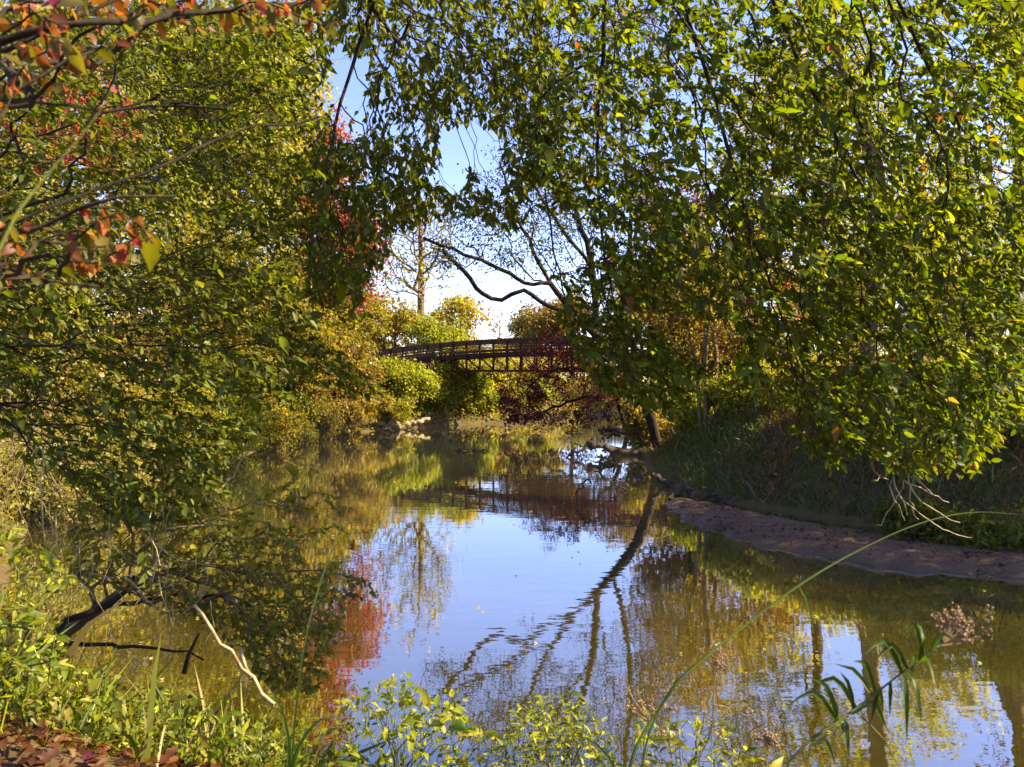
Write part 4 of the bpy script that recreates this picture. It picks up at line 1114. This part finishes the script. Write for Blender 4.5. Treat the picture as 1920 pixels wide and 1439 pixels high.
def vines(name, label, n, x0, x1, y0, y1, d0, d1, L, mat, r, seed):
    rng = np.random.default_rng(seed); pl = []
    for _ in range(n):
        px, py, d = rng.uniform(x0, x1), rng.uniform(y0, y1), rng.uniform(d0, d1)
        p = P(px, py, d); v = nrm(np.array([rng.normal(0, .6), rng.normal(0, .4), rng.choice([-1, -1, .5])]))
        q = [p]
        for k in range(4):
            v = nrm(v + rng.normal(0, .35, 3)); q.append(q[-1] + v * L / 4 * rng.uniform(.6, 1.3))
        pl.append([np.array([a[0], a[1], max(a[2], .05)]) for a in q])
    o = branch(name, label, 'vine', pl, mat, r, r * .5, None, seed, 0.01, 4)
vines('bare_vine', 'tangle of bare pale vines on the left bank edge', 70, -20, 130, 740, 900, 13, 17, 2.0, BARK_TAN, 0.008, 221)
vines('bare_vine', 'thin pale bare twigs hanging through the lower left thicket', 46, 60, 400, 930, 1130, 5.6, 6.6, 0.6, BARK_PALE, 0.0045, 222)
branch('bare_vine', 'two long pale hanging vines left of the lower left thicket', 'vine',
       [[P(80, 840, 5.6), P(74, 940, 5.6), P(85, 1010, 5.6), P(97, 1050, 5.6), P(102, 1075, 5.6)], [P(105, 960, 5.6), P(106, 1040, 5.6), P(113, 1080, 5.6)]], BARK_PALE, 0.007, 0.005, seed=6)

# driftwood at the right bank
def log(label, pts, r0, r1, mat=WOOD_GREY, group='driftwood in the pile at the right bank', name='driftwood_log', seed=1, extra=()):
    pts = [np.array(p, float) for p in pts]
    return branch(name, label, 'driftwood', [pts] + [list(e) for e in extra], mat, r0, r1, group, seed, 0.05)
log('large pale topped driftwood slab pointing left over the water', [P(1215, 852, 35), P(1160, 845, 35), P(1108, 836, 34.5), P(1085, 846, 34.3), P(1062, 858, 34.2)], 0.24, 0.04, WOOD_GREY, seed=11,
    extra=[[P(1112, 838, 34.6), P(1104, 828, 34.6), P(1098, 832, 34.5)]])
log('long dark driftwood log at the top of the pile under the shrubs', [P(1205, 806, 42), P(1165, 812, 41), P(1130, 822, 40)], 0.18, 0.07, seed=12, extra=[[P(1165, 812, 41), P(1140, 806, 40.6), P(1122, 808, 40.4)]])
log('dark driftwood log farthest along the right bank', [P(1195, 795, 50), P(1160, 803, 49), P(1140, 810, 48)], 0.26, 0.10, seed=13)
log('broken driftwood fork standing at the waterline below the slab', [P(1180, 878, 32), P(1145, 872, 31.5), P(1115, 868, 31)], 0.09, 0.04, seed=14, extra=[[P(1127, 888, 31), P(1127, 852, 31)], [P(1150, 873, 31.5), P(1120, 884, 31)], [P(1165, 876, 32), P(1150, 858, 31.6)]])
log('thick rotten log end beside the grass behind the sandbar tip', [P(1300, 945, 24), P(1292, 916, 24), P(1262, 925, 24), P(1245, 935, 23.8)], 0.13, 0.08, WOOD_GREY, seed=15)
log('reddish brown broken log on the mud below the grass', [P(1262, 912, 26), P(1240, 898, 26), P(1222, 890, 26)], 0.14, 0.09, WOOD_GREY, seed=16)
log('forked twig poking from the water left of the mud', [P(1160, 935, 25), P(1176, 920, 25), P(1178, 902, 25)], 0.035, 0.02, seed=17, extra=[[P(1176, 920, 25), P(1162, 912, 25)], [P(1172, 924, 25), P(1160, 926, 25)]])
log('hooked thin twig standing alone in the water', [P(1082, 945, 23.0), P(1086, 917, 23.0), P(1093, 905, 23.0), P(1104, 899, 23.0), P(1108, 906, 23)], 0.035, 0.03, seed=18)
log('tangle of grey roots in front of the bank above the sandbar', [P(1300, 940, 23), P(1340, 932, 22.6), P(1375, 948, 22.2)], 0.06, 0.03, seed=19, extra=[[P(1320, 950, 22.6), P(1350, 938, 22.4), P(1372, 930, 22.4)], [P(1330, 930, 22.6), P(1345, 934, 22.5), P(1372, 955, 22.2)], [P(1300, 940, 23), P(1262, 948, 22.8), P(1232, 955, 22.6)]])
log('long pale fallen branch lying on the sandbar at right', [P(1770, 1036, 16.2), P(1800, 1040, 16), P(1850, 1050, 15.8), P(1960, 1060, 15.6)], 0.05, 0.035, WOOD_PALE, None, 'fallen_branch', 20, extra=[[P(1785, 1012, 16.6), P(1830, 1032, 16.4), P(1860, 1042, 16.2)]])
# driftwood at the left of the bridge
log('pale upright driftwood root stump at the far left waterline', [P(748, 808, 49.5), P(744, 795, 49.5), P(739, 783, 49.5), P(731, 777, 49.5)], 0.22, 0.08, WOOD_PALE, 'driftwood at the far left waterline', 'driftwood_stump', 21,
    extra=[[P(739, 790, 49.5), P(728, 798, 49.3), P(716, 807, 49.2)], [P(739, 783, 49.5), P(744, 776, 49.5), P(742, 770, 49.6)], [P(722, 795, 49.4), P(706, 796, 49.2)]])
log('long pale driftwood log lying along the far left waterline', [P(745, 799, 50), P(775, 794, 50.5), P(806, 787, 51)], 0.20, 0.14, WOOD_PALE, 'driftwood at the far left waterline', seed=22)
log('short dark driftwood stick beside the pale log', [P(757, 806, 49.6), P(767, 803, 49.4), P(776, 800, 49.4)], 0.07, 0.04, WOOD_GREY, 'driftwood at the far left waterline', seed=23)
log('dark curved root arching out of the water left of the pale stump', [P(717, 812, 47.2), P(720, 807, 47.2), P(730, 806, 47.2), P(736, 809, 47.2)], 0.06, 0.04, WOOD_GREY, 'driftwood at the far left waterline', seed=24)
for i, (px, py, s_) in enumerate(((862, 847, .25), (872, 846, .4), (891, 847, .16), (906, 847, .18), (820, 817, .3), (842, 814, .4), (1140, 813, .5), (1075, 812, .5))):
    p = Wp(px, py)
    rr = np.random.default_rng(300 + i)
    q = [p + np.array([-s_, 0, 0.0]), p + np.array([-.2 * s_, .05, .05 + .1 * s_]), p + np.array([.6 * s_, 0, .04])]
    branch('floating_twig', ['small dark twig floating left of the others on the yellow reflection', 'floating forked twig on the yellow reflection, second from left', 'tiny floating twig on the yellow reflection, third from left', 'tiny floating twig nearest the blue sky reflection',
        'dark stub poking up by the far bank, left one', 'dark snag poking up by the far bank, right one', 'dark twig on the misty water under the maroon tree, right one', 'dark twig on the misty water under the maroon tree, left one'][i], 'twig', [q, [q[1], q[1] + np.array([.25 * s_, 0, .35 * s_])]], WOOD_GREY, 0.05, 0.03, 'twigs floating on the river', 300 + i, 0.01, 5)

# tall grass, willow leaved stem, dry stalks
def ribbon(name, pts, wd, col, parent, off, seed=0, fold=.25):
    q = np.array(spline(pts, 0.05)); n = len(q)
    d = nrm(np.gradient(q, axis=0)); s_ = nrm(np.cross(d, np.array([0.25, -1, 0.2])))
    nm = np.cross(s_, d)
    t = np.linspace(0, 1, n)[:, None]
    ww = wd * np.minimum(1, 0.5 + 3 * t) * np.minimum(1, (1 - t) * 2.2) + 0.0008
    V = np.stack([q - s_ * ww / 2 + nm * ww * fold, q, q + s_ * ww / 2 + nm * ww * fold], 1).reshape(-1, 3)
    i = np.arange(n - 1)[:, None] * 3
    f = np.concatenate([i + np.array([0, 1, 4, 3]), i + np.array([1, 2, 5, 4])])
    c = np.tile(np.array(col), (len(V), 1)); c[1::3] *= 1.3
    o = obj(name, mesh_from(name, V - np.asarray(off, float), [f], c, smooth=True), LEAF, parent)
    return o
b0 = np.array([X(1190, 2.9), 2.9, gz(X(1190, 2.9), 2.9)])
t = empty('tall_grass', b0, 'tall arching green grass blade crossing the lower right water', 'grass')
ribbon('blade', [b0, P(1210, 1400, 2.8), P(1255, 1300, 2.75), P(1310, 1243, 2.8), P(1400, 1170, 2.9), P(1500, 1096, 3.0), P(1600, 1037, 3.1), P(1720, 983, 3.2), P(1820, 961, 3.3), P(1930, 966, 3.4)], 0.008, (0.06, 0.09, 0.015), t, b0)
ribbon('blade', [b0, P(1180, 1440, 2.9), P(1240, 1320, 2.8), P(1275, 1270, 2.8), P(1330, 1225, 2.8)], 0.014, (0.05, 0.085, 0.012), t, b0)
ribbon('blade', [P(1497, 1098, 3.0), P(1510, 1120, 3.0), P(1520, 1155, 3.0), P(1527, 1190, 3.0)], 0.010, (0.10, 0.12, 0.02), t, b0)
ribbon('blade', [b0, P(1140, 1420, 2.8), P(1080, 1380, 2.8), P(1060, 1395, 2.8)], 0.024, (0.06, 0.09, 0.015), t, b0)
b0 = np.array([X(540, 2.9), 2.9, gz(X(540, 2.9), 2.9)])
t = empty('tall_grass', b0, 'thin upright grass stem rising from the lower left to the far bank', 'grass')
ribbon('blade', [b0, P(555, 1330, 2.8), P(578, 1180, 2.8), P(612, 1060, 2.85), P(650, 960, 2.9), P(690, 870, 2.95), P(715, 812, 3.0)], 0.007, (0.07, 0.09, 0.02), t, b0)
ribbon('blade', [b0, P(540, 1380, 2.8), P(522, 1320, 2.8), P(500, 1285, 2.8)], 0.02, (0.06, 0.1, 0.015), t, b0)
ribbon('blade', [b0, P(560, 1400, 2.8), P(600, 1350, 2.8), P(640, 1345, 2.8)], 0.02, (0.06, 0.1, 0.015), t, b0)
b0 = np.array([-.75, .95, gz(-.75, .95)])
t = empty('tall_grass', b0, 'blurred pale grass blade close to the lens at upper left', 'grass')
ribbon('blade', [b0, P(-20, 900, 1.0), P(0, 470, 1.05), P(75, 345, 1.1), P(145, 265, 1.12), P(205, 185, 1.15)], 0.012, (0.16, 0.17, 0.03), t, b0)

b0 = np.array([X(1440, 2.5), 2.5, gz(X(1440, 2.5), 2.5)])
t = empty('ironweed', b0, 'leaning stem with long drooping willow leaves and a dried flower head', 'wildflower')
main = [b0, P(1480, 1428, 2.5), P(1560, 1362, 2.55), P(1635, 1306, 2.6), P(1690, 1262, 2.6), P(1760, 1212, 2.65), P(1825, 1158, 2.7)]
thin('stem', [main], STALK, 0.0055, 0.003, t, b0, 0.08, 0.0)
thin('stem', [[P(1600, 1330, 2.6), P(1660, 1390, 2.55), P(1690, 1445, 2.5)]], STALK, 0.003, 0.002, t, b0, 0.08, 0.0)
LV = [(1570, 1355, 1475, 1325), (1572, 1352, 1520, 1272), (1600, 1335, 1575, 1260), (1605, 1330, 1518, 1290), (1635, 1305, 1565, 1245), (1640, 1300, 1600, 1240), (1640, 1302, 1655, 1345),
      (1660, 1285, 1632, 1358), (1665, 1283, 1668, 1345), (1690, 1262, 1620, 1228), (1692, 1262, 1700, 1392), (1695, 1258, 1728, 1365), (1700, 1255, 1640, 1240), (1715, 1245, 1706, 1290), (1718, 1243, 1755, 1295),
      (1722, 1240, 1745, 1215), (1730, 1235, 1715, 1190), (1742, 1225, 1795, 1205), (1580, 1350, 1590, 1430), (1560, 1362, 1585, 1400), (1596, 1338, 1668, 1378), (1520, 1394, 1570, 1440), (1730, 1232, 1690, 1195)]
rl = np.random.default_rng(230)
for a, b, c, d in LV:
    p0 = P(a, b, 2.6 + rl.normal(0, .01)); p1 = P(c, d, 2.6 + rl.normal(0, .12))
    mid = (p0 + p1) / 2 + np.array([0, 0, .05 + .03 * rl.random()]) * (1 if d > b - 60 else 0.6)
    ribbon('leaf', [p0, mid, p1], 0.019, tuple(np.array((0.035, 0.060, 0.006)) * rl.uniform(.7, 1.3)), t, b0, 0, .3)
def umbel(parent, off, c, r, n, seed, mat, hr=0.007, stem0=None):
    rng = np.random.default_rng(seed)
    tw = []; b = MB()
    s0 = c - np.array([0, 0, r * .9]) if stem0 is None else stem0
    for k in range(n):
        e = c + rng.normal(0, 1, 3) * np.array([r, r * .7, r * .6])
        tw.append([s0, (s0 + e) / 2 + np.array([0, 0, -.1 * r]), e])
        for _ in range(10):
            q = e + rng.normal(0, hr * 1.3, 3); u = nrm(rng.normal(0, 1, 3)); v = nrm(np.cross(u, rng.normal(0, 1, 3))); w_ = np.cross(u, v)
            h = hr * rng.uniform(.5, 1.1)
            b.add([q + u * h, q - u * h, q + v * h, q - v * h, q + w_ * h, q - w_ * h], [(0, 2, 4), (2, 1, 4), (1, 3, 4), (3, 0, 4), (2, 0, 5), (1, 2, 5), (3, 1, 5), (0, 3, 5)])
    thin('flower_stalk', tw, mat, 0.0018, 0.001, parent, off, 0.04, 0, 4, seed)
    o = b.build('seed_head', mat, parent, off); o['kind'] = 'stuff'
umbel(t, b0, P(1800, 1178, 2.7), .040, 20, 231, DRYSTALK, stem0=P(1760, 1212, 2.65))
umbel(t, b0, P(1785, 1155, 2.7), .028, 10, 232, DRYSTALK, stem0=P(1770, 1205, 2.65))
def dry(label, pts, c, r, n, seed, extra=(), r0=.003):
    b0 = np.array(pts[0]); t = empty('dry_stalk', b0, label, 'dry plant', 'dried stalks at the bottom edge')
    thin('stem', [pts] + list(extra), DRYSTALK, r0, .002, t, b0, .06, 0, 5, seed)
    umbel(t, b0, c, r, n, seed, DRYSTALK, .006, np.array(pts[-1]))
def gp(px, d): return np.array([X(px, d), d, gz(X(px, d), d)])
dry('pale dried stalk with a small flower head standing alone right of the grass blade', [gp(1330, 3.2), P(1334, 1420, 3.2), P(1337, 1330, 3.2), P(1342, 1260, 3.2)], P(1343, 1236, 3.2), .035, 14, 241, [[P(1338, 1322, 3.2), P(1362, 1326, 3.2), P(1374, 1340, 3.2)]])
dry('dark brown dried seed cluster beside the grass blade', [gp(1200, 3.4), P(1205, 1420, 3.4), P(1215, 1350, 3.4)], P(1222, 1318, 3.4), .075, 26, 242, r0=.0025)
dry('fuzzy pale seed head at the bottom right of the weeds', [gp(1440, 2.9), P(1438, 1430, 2.9), P(1442, 1400, 2.9)], P(1444, 1385, 2.9), .02, 20, 243)
dry('thin dark dried stalk with berries right of the pale stalk', [gp(1395, 3.3), P(1385, 1420, 3.3), P(1410, 1370, 3.3)], P(1420, 1355, 3.3), .05, 8, 244, r0=.002)

# fallen leaves and weeds on the near bank
LIT = [((0.085, 0.028, 0.010), 4), ((0.05, 0.018, 0.008), 5), ((0.13, 0.05, 0.015), 2), ((0.20, 0.12, 0.06), .7), ((0.12, 0.025, 0.06), .4), ((0.13, 0.075, 0.012), 1)]
rng = np.random.default_rng(250)
def litter_pts(n, x0, x1, y0, y1):
    x = rng.uniform(x0, x1, n); y = rng.uniform(y0, y1, n); z = ground(x, y) + rng.random(n) * .05 + .015
    return np.stack([x, y, z], 1)
p = litter_pts(300, -2.7, -0.45, 2.7, 4.2)
ax = rng.normal(0, 1, p.shape) * np.array([1, 1, .25]); nm = rng.normal(0, .35, p.shape) + np.array([0, 0, 1])
wts = np.array([c[1] for c in LIT]); ci = rng.choice(len(LIT), 300, p=wts / wts.sum())
leaf_objs(ter, p, nrm(ax), nrm(nm), rng.uniform(.05, .105, 300), [LIT[c][0] for c in ci], 'lobed', .62, 'fallen_leaf')
p = litter_pts(5200, -5, 3.5, 1.2, 5.2)
ax = rng.normal(0, 1, p.shape) * np.array([1, 1, .3]); nm = rng.normal(0, .4, p.shape) + np.array([0, 0, 1])
LL = rng.uniform(.04, .09, len(p))
V, f, c = leaves_arr(p, ax, nm, LL, LL * .6, pick(rng, LIT, len(p)), 'o')
tag(obj('leaf_litter', mesh_from('leaf_litter', V, [f], c), LEAF), 'brown leaf litter on the near bank', 'leaf litter', None, 'stuff')
x = rng.uniform(-6.5, -0.2, 9000); y = rng.uniform(3.8, 8.0, 9000)
ok = ~inside(x, y, RIVER) & (rng.random(9000) < np.clip((y - 3.7) / 1.0, 0.05, 1)); x, y = x[ok], y[ok]
V, fs, c = blades(rng, x, y, 0.32, GREEN + LIME[:1] + TAN[:1], 0.008, 0.5)
tag(obj('near_grass', mesh_from('near_grass', V, fs, c), GRASS), 'grass and thin weeds on the near bank at lower left', 'grass', None, 'stuff')
x = rng.uniform(-6.5, -0.2, 12000); y = rng.uniform(3.9, 7.5, 12000)
ok = ~inside(x, y, RIVER); x, y = x[ok], y[ok]
cover('near_weeds', 'leafy low weeds on the near bank at lower left', rng, x, y, 0.05, GREEN + OLIVE + LIME, 0.35)
WE = [(90, 4.4, 1260, 'leafy weed in front of the bright bush at lower left'), (200, 4.3, 1290, 'leafy weed above the brown leaf litter'), (300, 4.4, 1270, 'leafy weed right of the dark hanging leaves'), (420, 4.4, 1300, 'leafy weed below the leaning pale stick'), (560, 4.2, 1340, 'leafy weed left of the yellow shrub'), (480, 4.0, 1350, 'low leafy weed at the right end of the leaf litter')]
for i, (px, d, yt, lab) in enumerate(WE):
    g = gz(X(px, d), d)
    near('weed', lab, 'weed', (X(px, d), d, g), [[(X(px, d), d, g - .03), P(px + 10, yt + 40, d)], [(X(px, d) + .05, d, g - .03), P(px - 40, yt + 50, d)], [(X(px, d) - .05, d, g - .03), P(px + 60, yt + 60, d)]],
         [fill(np.random.default_rng(260 + i), [(px - 90, yt + 40), (px, yt), (px + 100, yt + 30), (px + 90, yt + 130), (px - 80, yt + 130)], 70, d - .3, d + .3)],
         270 + i, 20, .05, GREEN + YEL[:1], .005, .0015, STALK, seg=.07, pref=(0, 0, 1), pw=.4, wr=.34, shape='lance', maxcnt=2, nobj=120, group='weeds on the near bank')



# small stuff on the sandbar and leaves on the water
x = rng.uniform(4, 22, 16000); y = rng.uniform(12.5, 23.5, 16000)
d = seg_dist(x, y, SBP); ok = inside(x, y, SBP) & (d > 0.06) & (rng.random(16000) < 0.35 + 0.65 * (np.sin(x * 1.7 + y * 2.3) > 0)); x, y, d = x[ok], y[ok], d[ok]
pos = np.stack([x, y, 0.28 * (1 - np.exp(-(d + 0.10 * np.sin(x * 3.1 + y) + 0.06 * np.sin(x * 7 - y * 4)).clip(0) / 0.55)) + 0.02 * np.sin(x * 5 + y * 9) + 0.012], 1)
LL = 0.05 * np.exp(rng.normal(0, .45, len(x)))
V, f, c = leaves_arr(pos, rng.normal(0, 1, pos.shape) * np.array([1, 1, .4]), rng.normal(0, .4, pos.shape) + np.array([0, 0, 1]), LL, LL * .7, pick(rng, [((0.03, 0.017, 0.014), 6), ((0.07, 0.035, 0.02), 3), ((0.16, 0.10, 0.06), 1)], len(x)), 'd')
tag(obj('sandbar_debris', mesh_from('sandbar_debris', V, [f], c), LEAF), 'dark leaf scraps and grit strewn over the sandbar', 'debris', None, 'stuff')
x = np.concatenate([rng.uniform(-6, 9, 130), rng.uniform(-7, -3, 60)]); y = np.concatenate([rng.uniform(8, 30, 130), rng.uniform(8, 13, 60)])
ok = inside(x, y, RIVER) & (seg_dist(x, y, RIVER) > .4) & ~inside(x, y, SBP); x, y = x[ok], y[ok]
p = np.stack([x, y, np.full(len(x), 0.012)], 1)
leaf_objs(river, p, rng.normal(0, 1, p.shape) * np.array([1, 1, 0]), np.tile([0., 0, 1], (len(x), 1)), rng.uniform(.04, .09, len(x)), [((0.30, 0.24, 0.05), (0.22, 0.12, 0.04), (0.34, 0.30, 0.16))[k] for k in rng.integers(0, 3, len(x))], 'oval', .6, 'floating_leaf')

# thin mist lifting off the shaded water at right
def mist(name, lo, hi, dens, label, scale):
    lo = np.array(lo, float); hi = np.array(hi, float)
    b = MB(); b.beam((lo[0], (lo[1] + hi[1]) / 2, (lo[2] + hi[2]) / 2), (hi[0], (lo[1] + hi[1]) / 2, (lo[2] + hi[2]) / 2), hi[1] - lo[1], hi[2] - lo[2])
    m, N, L = newmat('mist')
    v = N.new('ShaderNodeVolumePrincipled'); v.inputs['Color'].default_value = (0.95, 0.93, 0.88, 1)
    v.inputs['Density'].default_value = dens
    out = N.new('ShaderNodeOutputMaterial')
    L.new(v.outputs[0], out.inputs['Volume'])
    o = b.build(name, m)
    tag(o, label, 'mist', None, 'stuff')
mist('mist', (-22, 8.5, 0.03), (48, 74, 1.2), 0.0012, 'thin morning mist lying low over the river', (5, 2, 1.5))
S.cycles.volume_step_rate = 3.0
S.cycles.volume_max_steps = 64
